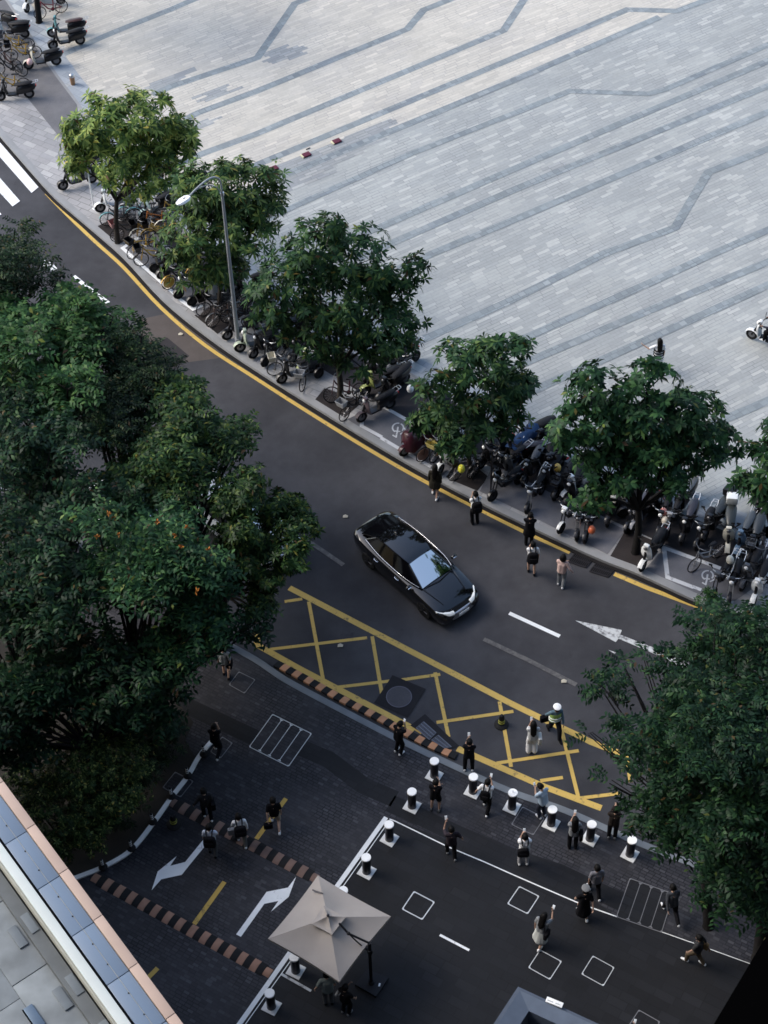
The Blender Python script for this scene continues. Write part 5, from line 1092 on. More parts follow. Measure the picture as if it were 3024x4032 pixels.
# shrubs in the planting bed
GS2='shrubs in the planting bed'
def shrub(label,bx,by,lobes,n,m,seed,**kw): return tree('shrub',label,D(bx,by,ZD),.5,[lobe_h(*l) for l in lobes],'r',n,m,GS2,seed,.05,m_barkd,30,cat='shrub',**kw)
shrub('shrub with small yellow tipped leaves in the planting bed',215,1750,[(200,1600,3.0,74),(260,1640,2.8,62),(170,1660,2.8,70),(240,1700,2.2,70),(200,1740,1.8,66)],1700,lm_shr,31,leaf=(.11,.05),per=8)
shrub('dark low shrub below the yellow tipped shrub by the roof edge',130,1830,[(120,1740,1.8,84),(170,1790,1.3,60),(80,1690,2.0,80),(200,1800,1.0,36),(140,1830,1.,40)],1200,lm_shr,32,leaf=(.13,.05),per=7)
shrub('dark feathery shrub beside the white kerb delineators',330,1680,[(340,1610,1.3,50),(300,1660,1.2,60),(270,1720,1.0,50),(370,1570,1.2,36),(250,1770,.8,34)],700,lm_dk,33,leaf=(.16,.04),per=7)
shrub('dark ground hugging shrub hidden under the left trees',330,1560,[(300,1560,1.,70),(250,1560,1.1,70)],400,lm_dk,34,leaf=(.16,.05))
# right mass
near('feathery large tree over the right end of the yellow box marking',1530,2000,[(1540,1370,8.2,58),(1610,1350,8.4,70),(1480,1450,7.6,50),(1400,1430,7.0,30),(1345,1440,6.8,16),(1450,1540,7.4,70),(1540,1480,8.2,90),(1305,1490,6.4,22),(1370,1580,6.6,40),(1280,1590,6.2,20),(1440,1640,7.0,66),(1325,1690,5.6,22),(1520,1600,8.0,90),(1375,1740,5.2,30)],'s',1250,lm_bigd,41,.15,3.6,leaf=(.17,.075),pairs=6,length=.62)
near('large tree cut by the right edge at the lower right',1640,2070,[(1620,1450,8.4,80),(1650,1560,8.2,90),(1620,1680,7.6,90),(1560,1760,6.8,80),(1490,1740,6.0,64),(1640,1800,6.6,90),(1580,1850,5.4,70),(1490,1800,5.4,50),(1425,1760,5.4,38),(1700,1700,7.6,110),(1560,1910,4.0,64),(1640,1930,4.2,80)],'s',1700,lm_bigd,42,.2,3.2,leaf=(.18,.085),pairs=5,length=.6)
tree('young_tree','small pale green sapling tip over the pavement at the right',D(1545,1372,0.),.8,[lobe_h(1525,1292,1.9,28,.8),lobe_h(1550,1310,1.6,20,.9),lobe_h(1600,1345,1.3,20,.8)],'r',80,lm_bigg,None,43,.03,m_bark,10,leaf=(.16,.05))
# ------------------------------------------------------------------ buildings
zr_=11.0
O=zB1(0,60,zr_); a_=zB1(1185,1659,zr_)-O; u_=a_.normalized(); v_=Vector((u_.y,-u_.x,0))
if (zB1(0,800,zr_)-O).dot(v_)<0: v_=-v_
def bo(x,y): return (zB1(x,y,zr_)-O).dot(v_)
def al(x,y): return (zB1(x,y,zr_)-O).dot(u_)
m_cop=mat('pink_coping',(.43,.325,.27),.6,0.,.16,1.5); m_gl=mat('blue_glass_panel',(.14,.19,.26),.22,0.,.12,.6,.6); m_beam=mat('pale_beam',(.52,.56,.54),.5,0.,.08,2.); m_bei=mat('weathered_beam',(.30,.30,.26),.7,0.,.3,3.)
m_dkg=mat('dark_gap',(.012,.013,.016),.7); m_conc=mat('roof_concrete',(.19,.21,.22),.8,0.,.55,1.6); m_concd=mat('roof_concrete_dark',(.11,.12,.125),.8,0.,.4,1.6); m_sky=mat('skylight_blue',(.13,.15,.165),.5,0.,.35,2.); m_blu=mat('blue_steel',(.10,.14,.19),.4,.3,.2,2.)
s0=al(0,60)-9; s1=al(1185,1659)+9
t=thing('building_roof','podium roof edge with pink coping and blue glass panels at the lower left','building',O); q=lambda s,d,z:u_*s+v_*d+Vector((0,0,z))
def bar(name,s,e,d0,d1,z0,z1,m,par=None,bev=.012):
    b=MB(); c=q((s+e)/2,(d0+d1)/2,(z0+z1)/2); M=Matrix((u_,v_,Vector((0,0,1)))).transposed(); b.box(c,(e-s,d1-d0,z1-z0),0,bev,M); return b.build(name,par or t,m,40)
d1=bo(612,1000); d2=bo(400,1000); d3=bo(376,1000); d4=bo(288,1000); d5=bo(266,1000); d6=bo(256,1000)
off=bo(690,1000); 
# panel joints measured along the edge
js=[al(215,380),al(440,680),al(665,980),al(890,1290),al(1120,1605)]; pitch=(js[-1]-js[0])/4; j0=js[0]-pitch*9
for k in range(22):
    a=j0+pitch*k; 
    if a<s0-pitch or a>s1: continue
    bar('coping_stone',a+.006,a+pitch-.006,0.,d1,-.12,.06,m_cop)
    g=bar('glass_panel',a+.008,a+pitch-.008,d1+.012,d2,-.10,-.02,m_gl)
    for f in (.3,.72): 
        c=q(a+pitch*f,(d1+d2)/2+.02,-.012); g2=MB().lathe([(.016,-.006),(.016,.010),(.006,.014)],tuple(c),10).build('fixing',g,m_dkg)
    bar('joint_strip',a-.006,a+.006,d1-.2,d1-.004,.0605,.0625,m_dkg,None,0.)
bar('wire_rail',s0,s1,(d1+d2)/2-.004,(d1+d2)/2+.004,-.018,-.012,m_bei,None,0.)
bar('gutter',s0,s1,d2+.004,d3-.002,-.35,-.2,m_dkg,None,0.)
bar('pale_beam',s0,s1,d3,d4,-.3,.02,m_beam); bar('weathered_beam',s0,s1,d4+.003,d5,-.3,-.02,m_bei); bar('beam_gap',s0,s1,d5+.003,d6,-.5,-.4,m_dkg,None,0.)
e1=bo(140,1000); e2=bo(60,1010)
bar('parapet_slab',s0,s1,d6+.003,e1,-.7,-.3,m_concd); 
n=0
for k in range(-4,8):
    a=al(40,760)+k*pitch*1.34; bar('roof_slab',a+.01,a+pitch*1.34-.01,e1+.003,e1+.9,-.8,-.5,m_conc); bar('roof_slab',a+.35,a+.35+pitch*1.34-.012,e1+.903,e1+1.9,-.8,-.52,m_conc)
for (x,y,w,dd,zt_,m_) in ((180,965,.56,.20,-.27,m_sky),(470,1365,.56,.20,-.27,m_sky),(92,1030,.6,.22,-.45,m_sky),(385,1430,.6,.22,-.45,m_sky),(200,1550,.6,.22,-.45,m_blu),(690,1665,.56,.20,-.27,m_sky),(-110,560,.56,.20,-.27,m_sky)):
    a=al(x,y);d=bo(x,y); bx=bar('skylight',a-w/2,a+w/2,d-dd/2,d+dd/2,-.6,zt_,m_); bar('skylight_dark_gap',a-w/2-.03,a+w/2+.03,d-dd/2-.03,d+dd/2+.03,-.62,zt_-.07,m_dkg,bx,0.)  # near-black strip slightly wider than each box, set below its top
f0=e1+1.91
bar('blue_beam',s0,s1,f0,f0+.35,-.9,-.45,m_blu); bar('blue_beam',s0,s1,f0+.4,f0+.55,-.9,-.5,m_blu); bar('lower_roof',s0,s1,f0+.56,f0+6.,-1.2,-.9,m_concd)
bar('wall',s0,s1,.05,f0+5.9,-zr_+ZD,-1.3,mat('podium_wall',(.1,.1,.11),.6)); bar('fascia',s0,s1,.02,d2,-1.29,-.36,m_dkg)
# light well parapet
zS=zone(2016,3024,ZR); m_par=mat('blue_grey_granite',(.085,.105,.14),.45,0.,.22,2.5); zp=1.1
oc=zS(40,1408,zp); ou=(zS(540,1640,zp)-oc).normalized(); ow=(zS(-65,1568,zp)-oc).normalized()
ic=zS(110,1562,zp); 
# inner corner offset along both edges
A2=np.array([[ou.x,ow.x],[ou.y,ow.y]]); sol=np.linalg.solve(A2,np.array([(ic-oc).x,(ic-oc).y])); iu,iw=float(sol[0]),float(sol[1])
t=thing('light_well','blue grey stone parapet round a dark light well at the bottom edge','parapet',(oc.x,oc.y,ZD)); L1,L2=5.5,4.5; g=lambda a,b_,z:ou*a+ow*b_+Vector((0,0,z))
def wall4(name,o0,i0,z0,z1,zi,m,par=t):
    # ring between outer offset o0 and inner offset i0, top sloping to zi
    O4=[(o0,o0),(L1-o0,o0),(L1-o0,L2-o0),(o0,L2-o0)]; I4=[(iu*i0,iw*i0),(L1-iu*i0,iw*i0),(L1-iu*i0,L2-iw*i0),(iu*i0,L2-iw*i0)]
    vs=[g(a,b_,z0) for a,b_ in O4]+[g(a,b_,z1) for a,b_ in O4]+[g(a,b_,zi) for a,b_ in I4]+[g(a,b_,z0-2.5) for a,b_ in I4]; fs=[]
    for i in range(4):
        j=(i+1)%4; fs+=[(i,j,4+j,4+i),(4+i,4+j,8+j,8+i),(8+i,8+j,12+j,12+i)]
    return MB().add(vs,fs).build(name,par,m,None)
hh=zp-ZD
wall4('outer_ledge',0.,.42,-.02,hh-.08,hh-.06,m_par); wall4('coping',.12,1.,hh-.05,hh,hh-.12,mat('blue_grey_coping',(.11,.14,.19),.4,0.,.22,3.))
MB().add([g(iu,iw,-1.2),g(L1-iu,iw,-1.2),g(L1-iu,L2-iw,-1.2),g(iu,L2-iw,-1.2)],[(0,1,2,3)]).build('well_floor',t,m_slab,None)
wp=[zS(x,y,zp+.02) for x,y in ((228,1487),(335,1530),(322,1558),(215,1508))]; c=sum(wp,Vector())/4; an=axis(wp[0],wp[1]); o=thing('sign_plate','white plate with two faint grey lines on the blue grey parapet','sign',(c.x,c.y,zp+.0),an)
MB().box((0,0,.03),((wp[1]-wp[0]).length,.16,.06),0,.012).build('plate',o,m_cap); 
for x,w in ((-.12,.17),(.11,.15)): MB().box((x,-.02,.0615),(w,.035,.003)).build('faint_line',o,mat('faint_grey',(.5,.53,.53),.6))
# the dark ledge of the tower the photo is taken from, and the tower itself
A=P(1672*K,1994*K,24.); B=P(1536*K,2222*K,24.); e=(B-A).normalized(); n_=Vector((e.y,-e.x,0)); 
if n_.x<0: n_=-n_
m_led=mat('black_ledge',(.0012,.0012,.0014),.9,var=0,spec=0.)  # even near-black base colour without gloss
t=thing('dark_ledge','black ledge cutting the lower right corner','ledge',A); a0=A-e*4-A; b0=A+e*(B-A).length+e*1.2-A
MB().add([a0,b0,b0+n_*9,a0+n_*9,a0-Vector((0,0,.12)),b0-Vector((0,0,.12)),b0+n_*9-Vector((0,0,.12)),a0+n_*9-Vector((0,0,.12))],[(3,2,1,0),(4,5,6,7),(0,1,5,4),(1,2,6,5),(2,3,7,6),(3,0,4,7)]).build('ledge_top',t,m_led,None)
m_tw=mat('tower_wall',(.07,.075,.085),.5); m_twg=mat('tower_glass',(.02,.025,.03),.08)
t=thing('office_tower','dark glass tower behind the viewpoint, outside the photo','building',(0,-11.5,0)); MB().box((0,0,45),(110,14,90)).build('wall',t,m_tw,None)
MB().box((48,21.5,32),(66,28,64)).build('added_shade_wing',t,m_tw,None)  # unseen wing added to darken the lower right of the forecourt
b=MB()
for k in range(21): b.box((0,7.01,3+4.1*k),(108,.06,2.6))
w_=b.build('window_bands',t,m_twg,None)
# ------------------------------------------------------------------ people
DG=None
def capsule(b,p0,r0,p1,r1,n=10):
    p0=Vector(p0);p1=Vector(p1); d=p1-p0; L=d.length
    t=d/L if L>1e-5 else Vector((0,0,1))
    pts=[];rs=[]
    for k in range(4):
        a=math.pi/2*(k+.35)/4; pts.append(p0-t*r0*math.cos(a)); rs.append(r0*math.sin(a))
    pts+= [p0,p1]; rs+=[r0,r1]
    for k in range(3,-1,-1):
        a=math.pi/2*(k+.35)/4; pts.append(p1+t*r1*math.cos(a)); rs.append(r1*math.sin(a))
    b.tube(pts,rs,n)
def blob(name,segs,vox,m,parent,smooth_it=0):
    b=MB()
    for s in segs: capsule(b,*s)
    me=b.mesh(name+'_raw',None); o=bpy.data.objects.new('tmp',me); COL.objects.link(o)
    md=o.modifiers.new('r','REMESH'); md.mode='VOXEL'; md.voxel_size=vox
    if smooth_it: ms=o.modifiers.new('s','SMOOTH'); ms.iterations=smooth_it; ms.factor=.5
    dg=bpy.context.evaluated_depsgraph_get(); nm=bpy.data.meshes.new_from_object(o.evaluated_get(dg)); nm.name=name
    bpy.data.objects.remove(o); bpy.data.meshes.remove(me)
    nm.materials.clear(); nm.materials.append(m); nm.polygons.foreach_set('use_smooth',[True]*len(nm.polygons)); return link(name,nm,parent)
def ik(a,c,l1,l2,pole):
    d=c-a; L=min(d.length,(l1+l2)*.995); d=d.normalized(); c=a+d*L
    x=(l1*l1-l2*l2+L*L)/(2*L); h=math.sqrt(max(0,l1*l1-x*x)); p=pole-d*pole.dot(d); p.normalize()
    return a+d*x+p*h,c
SKIN=mat('skin',(.42,.27,.2),.55,0.,.06); SKIN2=mat('skin_tan',(.30,.19,.14),.55,0.,.06); HAIRM=mat('black_hair',(.006,.0055,.0055),.6,0.,.1,6.,.12); EYEM=mat('eye_dark',(.01,.01,.012),.2)
PHN=mat('phone_screen',(.75,.8,.85),.25,0.,0.,1.,.5,emit=.1)
def cloth(c): return mat('cloth_%d_%d_%d'%tuple(int(v*255) for v in c),c,.85,0.,.1,9.,.1)
cB=(.007,.007,.009);cW=(.76,.77,.78);cG=(.22,.23,.24);cN=(.03,.034,.05);cP=(.58,.42,.38);cBL=(.36,.46,.56);cO=(.035,.032,.024);cBE=(.38,.32,.25);cGR=(.10,.105,.11)
N_P=[0]
def person(ft,face,label,armL='down',armR='down',stride=.0,lean=.04,top=cB,bot=cB,sleeve='short',legs='trousers',hair='short',shoe=cW,skin=None,h=1.58,lift=0.,zg=ZD+.008,dress=False,hairc=None,headturn=0.,width=1.,head_pitch=.15,hat=None,sit=False,stance=.1):
    N_P[0]+=1; sk=skin or SKIN
    ft=Vector((ft.x,ft.y,zg)); px=proj(ft); q=P(px[0]+face[0]*40,px[1]+face[1]*40,zg); d=q-ft; an=math.atan2(d.y,d.x)-math.pi/2
    t=thing('person',label,'person',ft,an); S=h/1.7; V=lambda x,y,z:Vector((x,y,z))*S
    hz=.905-.10*abs(stride)**1.2 if not sit else .62
    hip=V(0,0,hz); cl,sl_=math.cos(lean),math.sin(lean)
    def up(x,y,z):   # torso coords (z from hip) leaning forward
        return hip+V(x,y*cl+z*sl_,z*cl-y*sl_)
    chest=up(0,.0,.38); neck0=up(0,-.005,.53); neck1=up(0,.012,.61)
    L={}
    for s,nm in ((-1,'L'),(1,'R')):
        sh=up(s*.165*width,-.01,.485); kind=armL if s<0 else armR
        tg={'down':up(s*.235,.03,-.10),'swingf':up(s*.22,.24,-.02),'swingb':up(s*.24,-.26,-.04),'phone':up(s*.045,.31,.50),'chest':up(s*.05,.30,.42),'up':up(s*.12,.38,.60),'fold':up(-s*.06,.21,.27),'out':up(s*.62,.12,.46),'hold':up(s*.25,.20,-.02),'face':up(s*.07,.22,.55),'side':up(s*.38,.06,.02),'bars':up(s*.3,.45,.35)}[kind]
        el,wr=ik(sh,tg,.285*S,.25*S,V(s*(.55 if kind in('down','side','out','swingf','swingb','hold') else .28),-.35,-.85)); L[nm]=(s,sh,el,wr,kind)
    body=[(hip+V(-.055,0,.02),.115*S,hip+V(.055,0,.02),.115*S),(hip,.115*S,up(0,0,.2),.112*S),(up(-.045,0,.36),.115*S,up(.045,0,.36),.115*S),(up(0,0,.2),.108*S,chest,.118*S),(up(-.13*width,-.01,.475),.062*S,up(.13*width,-.01,.475),.062*S),(neck0,.056*S,neck1,.05*S)]
    hc=neck1+Vector((0,math.sin(lean+head_pitch),math.cos(lean+head_pitch)))*.095*S; hrot=Matrix.Rotation(headturn,3,'Z'); hp=Matrix.Rotation(-(lean+head_pitch),3,'X')
    hd=lambda x,y,z:hc+hrot@(hp@V(x,y,z))
    body+=[(hd(0,-.015,.03),.092*S,hd(0,.01,.02),.09*S),(hd(0,.02,-.02),.075*S,hd(0,.055,-.075),.043*S),(hd(0,.092,.012),.012*S,hd(0,.108,-.018),.016*S),(hd(-.09,-.005,.012),.012*S,hd(-.093,-.01,-.03),.012*S),(hd(.09,-.005,.012),.012*S,hd(.093,-.01,-.03),.012*S),(hd(-.02,.088,-.06),.009*S,hd(.02,.088,-.06),.009*S),(hd(-.06,.075,.03),.012*S,hd(.06,.075,.03),.012*S)]
    tops=[];bots=[];shoes=[];
    def arm(nm):
        s,sh,el,wr,kind=L[nm]
        body.extend([(sh,.048*S,el,.037*S),(el,.037*S,wr,.025*S)])
        fd=(wr-el).normalized(); 
        inward=Vector((-s,0,0)); sd=(inward-fd*inward.dot(fd)); 
        if sd.length<.2: sd=Vector((0,1,0))-fd*fd.y
        sd.normalize(); nn=fd.cross(sd)*s      # palm normal-ish
        wx=nn; p0=wr+fd*.02*S; p1=wr+fd*.085*S
        for o_ in (-.026,-.009,.009,.026): body.append((p0+wx*o_*.7*S,.014*S,p1+wx*o_*S,.0125*S))
        for o_,ln in ((-.027,.062),(-.009,.078),(.009,.082),(.027,.07)):
            a=p1+wx*o_*1.1*S; k=a+(fd*.8+sd*.35).normalized()*ln*.5*S; e=k+(fd*.45+sd*.8).normalized()*ln*.5*S
            body.append((a,.0095*S,k,.009*S)); body.append((k,.009*S,e,.0078*S))
        th0=p0+wx*.026*S+fd*.015*S; th1=th0+(wx*.7+fd*.5+sd*.4).normalized()*.038*S; body.append((th0,.012*S,th1,.0105*S)); body.append((th1,.0105*S,th1+(fd*.7+sd*.5).normalized()*.03*S,.009*S))
        if sleeve=='long': tops.extend([(sh,.068*S,el,.056*S),(el,.056*S,wr-fd*.01,.044*S)])
        elif sleeve=='short': tops.append((sh,.07*S,sh.lerp(el,.72),.064*S))
        return p1
    hands={nm:arm(nm) for nm in L}
    for s,nm in ((-1,'L'),(1,'R')):
        fy=stride*.5*(1 if s<0 else -1); lf=lift if s>0 else 0.
        hj=hip+V(s*.085,0,-.01)
        if sit: an_=V(s*.13,.42,.10)
        else: an_=V(s*stance,fy-(.10 if lf else 0),.075+lf)
        kn,an2=ik(hj,an_,.43*S,.42*S,Vector((s*.08,1,.12))); fdv=Vector((s*.12,1,-.55 if lf>.1 else 0)).normalized()
        body.extend([(hj,.088*S,kn,.056*S),(kn,.055*S,kn.lerp(an2,.35),.054*S),(kn.lerp(an2,.35),.054*S,an2,.036*S),(an2,.034*S,an2+fdv*.10*S+V(0,0,-.04),.03*S),(an2+V(0,-.03,-.035),.032*S,an2+fdv*.15*S+V(0,0,-.05),.024*S)])
        if legs=='trousers': bots.extend([(hj,.107*S,kn,.083*S),(kn,.083*S,an2+V(0,0,.0),.066*S)])
        elif legs=='wide': bots.extend([(hj,.11*S,kn,.098*S),(kn,.098*S,an2+V(0,0,.02),.10*S)])
        elif legs=='shorts': bots.append((hj,.109*S,hj.lerp(kn,.78),.097*S))
        shoes.append([(an2+V(0,-.045,-.03),.046*S,an2+fdv*.15*S+V(0,0,-.042),.038*S),(an2+V(0,-.04,-.0),.043*S,an2+fdv*.05*S+V(0,0,-.01),.042*S)])
    blob('body',body,.0115*S,sk,t,2)
    m_top=cloth(top); m_bot=cloth(bot)
    tops+=[(up(-.05,0,.0),.132*S,up(.05,0,.0),.132*S),(up(-.05,0,.0),.13*S,up(-.05,0,.36),.13*S),(up(.05,0,.0),.13*S,up(.05,0,.36),.13*S),(up(-.125*width,-.01,.468),.076*S,up(.125*width,-.01,.468),.076*S),(up(0,0,.38),.122*S,up(0,-.005,.50),.078*S)]
    if dress: tops+=[(up(-.07,0,-.02),.14*S,hip+V(-.09,0,-.26),.15*S),(up(.07,0,-.02),.14*S,hip+V(.09,0,-.26),.15*S),(hip,.15*S,hip+V(0,0,-.26),.17*S)]
    blob('top',tops,.02*S,m_top,t,3)
    if legs=='skirt': bots=[(hip+V(-.06,0,0),.125*S,hip+V(-.10,-.03,-.5),.16*S),(hip+V(.06,0,0),.125*S,hip+V(.10,-.03,-.5),.16*S),(hip,.13*S,hip+V(0,-.05,-.52),.19*S)]
    else: bots+=[(hip+V(-.05,0,.03),.122*S,hip+V(.05,0,.03),.122*S)]
    blob('bottoms',bots,.02*S,m_bot,t,3)
    for sg in shoes: blob('shoe',sg,.016*S,cloth(shoe),t,1)
    hs=[(hd(0,-.03,.045),.098*S,hd(0,.015,.06),.088*S),(hd(-.03,-.055,-.0),.078*S,hd(.03,-.055,-.0),.078*S),(hd(-.07,.0,.04),.042*S,hd(.07,.0,.04),.042*S)]
    if hair=='long': hs+=[(hd(-.035,-.05,.0),.085*S,up(-.045,-.13,.36),.06*S),(hd(.035,-.05,.0),.085*S,up(.045,-.13,.36),.06*S),(hd(0,-.05,0),.09*S,up(0,-.14,.30),.065*S)]
    if hair=='bob': hs+=[(hd(-.05,-.04,.0),.085*S,hd(-.06,-.03,-.11),.06*S),(hd(.05,-.04,.0),.085*S,hd(.06,-.03,-.11),.06*S),(hd(0,-.06,0),.08*S,hd(0,-.07,-.12),.06*S)]
    if hair=='bun': hs+=[(hd(0,-.10,.09),.05*S,hd(0,-.11,.1),.05*S)]
    blob('hair',hs,.017*S,hairc or HAIRM,t,2)
    e=MB()
    for s in (-1,1): MB().sphere(hd(s*.034,.098,.012),.011*S,8).build('eye',t,EYEM)
    MB().box(hd(0,.101,-.058),(.045*S,.008,.008),0,.002).build('mouth',t,mat('lip',(.25,.09,.08),.5))
    if hat:
        MB().lathe([(.108*S,-.0),(.112*S,.03),(.128*S,.05),(.132*S,.07),(.11*S,.085),(.02,.09)],tuple(hd(0,-.01,.075)),20,sy=1.08).build('cap',t,cloth(hat)); MB().lathe([(.105*S,-.03),(.118*S,.0),(.118*S,.02)],tuple(hd(0,.0,.07)),18,sy=1.15).build('cap_band',t,cloth(cB))
    t['_up']=0; del t['_up']
    Mw=Matrix.Translation(ft)@Matrix.Rotation(an,4,'Z')
    return dict(t=t,up=lambda x,y,z:Mw@up(x,y,z),hand={k:Mw@v for k,v in hands.items()},an=an,S=S,hd=lambda x,y,z:Mw@hd(x,y,z))
def phone(p,side,label,both=False):
    w=p['hand'][side]; 
    if both: w=(p['hand']['L']+p['hand']['R'])/2
    o=MB().box((0,0,0),(.078,.012,.16),0,.004).mat(m_black)
    b=MB(); b.mat(PHN); b.box((0,0,0),(.072,.012,.15),0,.004); o=b.build('phone',None); fw=Vector((-math.sin(p['an']),math.cos(p['an']),0)); o.location=w+fw*.035+Vector((0,0,.06)); o.rotation_euler=(-.35,0,p['an']); tag(o,label,'phone'); return o
def backpack(p,c,label,w=.36,hh=.5,dp=.18,dx=0.,dz=.24):
    t=thing('backpack',label,'backpack',p['up'](dx,-.135-dp/2,dz),p['an']); b=MB()
    rs=[]
    for z,s_,dd in ((-.5,.8,.75),(-.42,1.,1.),(0,1.02,1.05),(.3,.95,.9),(.45,.75,.7),(.5,.5,.4)): rs.append([Vector((x*s_*w/2,y*dd*dp/2,z*hh)) for x,y in ((-1,-.6),(-.7,-1),(.7,-1),(1,-.6),(1,.8),(.7,1),(-.7,1),(-1,.8))])
    b.loft(rs).build('bag',t,cloth(c),60); MB().box((0,-dp*.52,-.1*hh),(w*.7,dp*.2,hh*.42),0,.03).build('front_pocket',t,cloth(tuple(min(1,v*1.5+.004) for v in c)))
    inv=Matrix.Rotation(-p['an'],3,'Z')
    for s in (-1,1):
        pts=[inv@(p['up'](*q)-Vector(t.location)) for q in ((s*.085,-.15,.44),(s*.1,-.06,.56),(s*.105,.06,.54),(s*.11,.135,.38),(s*.13,.12,.2),(s*.14,-.08,.12))]; MB().tube(pts,.02,6).build('strap',t,cloth(c))
    return t
def bag(p,side,c,label,size=(.3,.12,.26),drop=.24,strap=True):
    w=p['hand'][side]; t=thing('handbag',label,'bag',w+Vector((0,0,-drop)),p['an']); MB().box((0,0,0),size,0,.03).build('bag',t,cloth(c)); MB().tube([(-size[0]*.3,0,size[2]/2),(-size[0]*.15,0,drop-.0),(size[0]*.15,0,drop),(size[0]*.3,0,size[2]/2)],.01,6).build('handle',t,cloth(c)); return t
def sling(p,c,label,s=1,size=(.28,.11,.3),z=.02,y=-.08):
    t=thing('shoulder_bag',label,'bag',p['up'](s*.23,y,z),p['an']); MB().box((0,0,0),size[::1],math.pi/2,.035).build('bag',t,cloth(c)); inv=Matrix.Rotation(-p['an'],3,'Z'); pts=[inv@(p['up'](*q)-Vector(t.location)) for q in ((s*.2,y+.1,z+.12),(s*.12,.14,.35),(s*.09,.0,.56),(s*.12,-.13,.38),(s*.2,y-.1,z+.12))]; MB().tube(pts,.012,6).build('strap',t,cloth(c)); return t
zPa=zone(1600,1780,.4219); zQ2=zone(2000,2720,.1929); zQ3=zone(1700,3220,Z4); zN3=zN; zK3=zK; zM3=zone(640,3000,.3014); zX3=zX; zY3=zY
g=lambda z,x,y:z(x,y,ZD+.008)
p=person(zPa(265,415,.004),(.25,-1),'woman in an oversized olive top stepping off the far kerb in white shoes',stride=.35,top=cO,bot=cO,sleeve='long',legs='none',hair='long',zg=.004,dress=True,width=1.1)
p=person(zPa(640,665,.004),(-.35,-1),'person in a white tee with a black backpack, on the far yellow line',armL='chest',armR='chest',top=cW,bot=cB,zg=.004,shoe=cB); backpack(p,cB,'black backpack on the person at the far yellow line')
p=person(zPa(1140,862,.004),(.1,-1),'person in a long black hooded jacket just inside the far kerb',top=cB,bot=cB,sleeve='long',zg=.004,shoe=cB,dress=True,armL='chest',armR='chest',width=1.12)
p=person(zPa(1165,1130,.004),(-.1,-1),'person in a white tee with dark straps behind the black hooded one',armL='chest',armR='down',top=cW,bot=cB,stride=.2,zg=.004,shoe=cB,legs='shorts'); backpack(p,cB,'black backpack on the person behind the hooded jacket')
p=person(zPa(1438,1250,.004),(.35,-1),'woman in a pink top and grey trousers walking on the road',armL='fold',armR='side',top=cP,bot=cG,sleeve='long',hair='bob',stride=.15,zg=.004)
zst=R6S=zone(2016,1008,ZR); p=person(zst(935,745,ZP),(-.25,-1),'woman in a black and white striped dress on the plaza, arm stretched out',armL='out',armR='down',top=cW,bot=cB,legs='none',hair='long',zg=ZP+.01,dress=True,stride=.15,shoe=cB); 
sd_=p
for k in range(4):
    pts=[]
    for i in range(17):
        a=2*math.pi*i/16; pts.append(Matrix.Rotation(-p['an'],3,'Z')@(p['up'](.2*math.cos(a),.158*math.sin(a),.30-.13*k)-Vector(p['t'].location)))
    MB().tube(pts,.024,6).build('black_stripe',p['t'],cloth(cB))
p=person(zQ2(930,880,.004),(.35,.9),'traffic officer in a white cap and yellow green vest striding over the yellow line',armL='swingf',armR='swingb',stride=.62,lean=.08,top=(.10,.16,.20),bot=(.014,.015,.02),sleeve='long',zg=.004,shoe=cB,hat=(.75,.76,.76),skin=SKIN2,h=1.64)
vv=[(p['up'](x,0,z)) for x,z in ((0,0),)]
inv=Matrix.Rotation(-p['an'],3,'Z'); L0=lambda x,y,z:inv@(p['up'](x,y,z)-Vector(p['t'].location)); 
vs=[]
for z,w_,dd in ((.03,.205,.155),(.2,.195,.15),(.36,.2,.155),(.46,.19,.12)): vs.append([L0(w_*math.cos(2*math.pi*i/16),dd*math.sin(2*math.pi*i/16),z) for i in range(16)])
MB().loft(vs,caps=False).build('reflective_vest',p['t'],mat('hi_vis',(.30,.46,.12),.6,0.,.25,14.),60)
for z in (.12,.26): MB().tube([L0(.212*math.cos(2*math.pi*i/16),.165*math.sin(2*math.pi*i/16),z) for i in range(17)],.016,6).build('silver_band',p['t'],m_cap)
bag(p,'R',cB,'black bag swinging from the hand of the traffic officer',(.32,.14,.26),.2)
p=person(zQ2(480,1255,.004),(-.1,-1),'woman all in white photographing inside the yellow box marking',armL='face',armR='chest',top=(.52,.53,.53),bot=cW,legs='wide',hair='long',zg=.004,sleeve='short'); sling(p,(.62,.62,.58),'white shoulder bag of the woman all in white',1,(.3,.12,.34)); phone(p,'L','phone held by the woman all in white')
p=person(zone(1500,2700,.2411)(285,1100,ZD),(.8,-.75),'man in black at the kerb ramp, hands raised to his face with a phone',armL='face',armR='face',lean=.1,head_pitch=.35); phone(p,'R','phone of the man in black at the kerb ramp',True)
p=person(zone(1500,2700,.2411)(1430,1378,ZD),(0,-1),'man in black with white shoes standing on the kerb holding a phone up',armL='phone',armR='chest',stance=.13); phone(p,'L','bright phone held up by the man on the kerb')
p=person(g(zX3,480,688),(.25,-1),'man in a black tee and black shorts between two bollards',armL='fold',armR='chest',legs='shorts',shoe=cGR,stance=.13)
p=person(g(zX3,1030,690),(.35,-1),'man in a white shirt with a black apron striding by a bollard',armL='side',armR='phone',top=cW,bot=cB,stride=.42,sleeve='short',lean=.1); backpack(p,cB,'black backpack on the striding man in the white shirt',.3,.5,.12); phone(p,'R','phone raised by the striding man in the white shirt')
p=person(g(zY3,480,318),(-.7,-.8),'person in a pale blue shirt standing behind a bollard looking at a phone',armL='chest',armR='chest',top=cBL,bot=cN,sleeve='short',lean=.22,head_pitch=.5,width=1.1); phone(p,'L','phone of the person in the pale blue shirt')
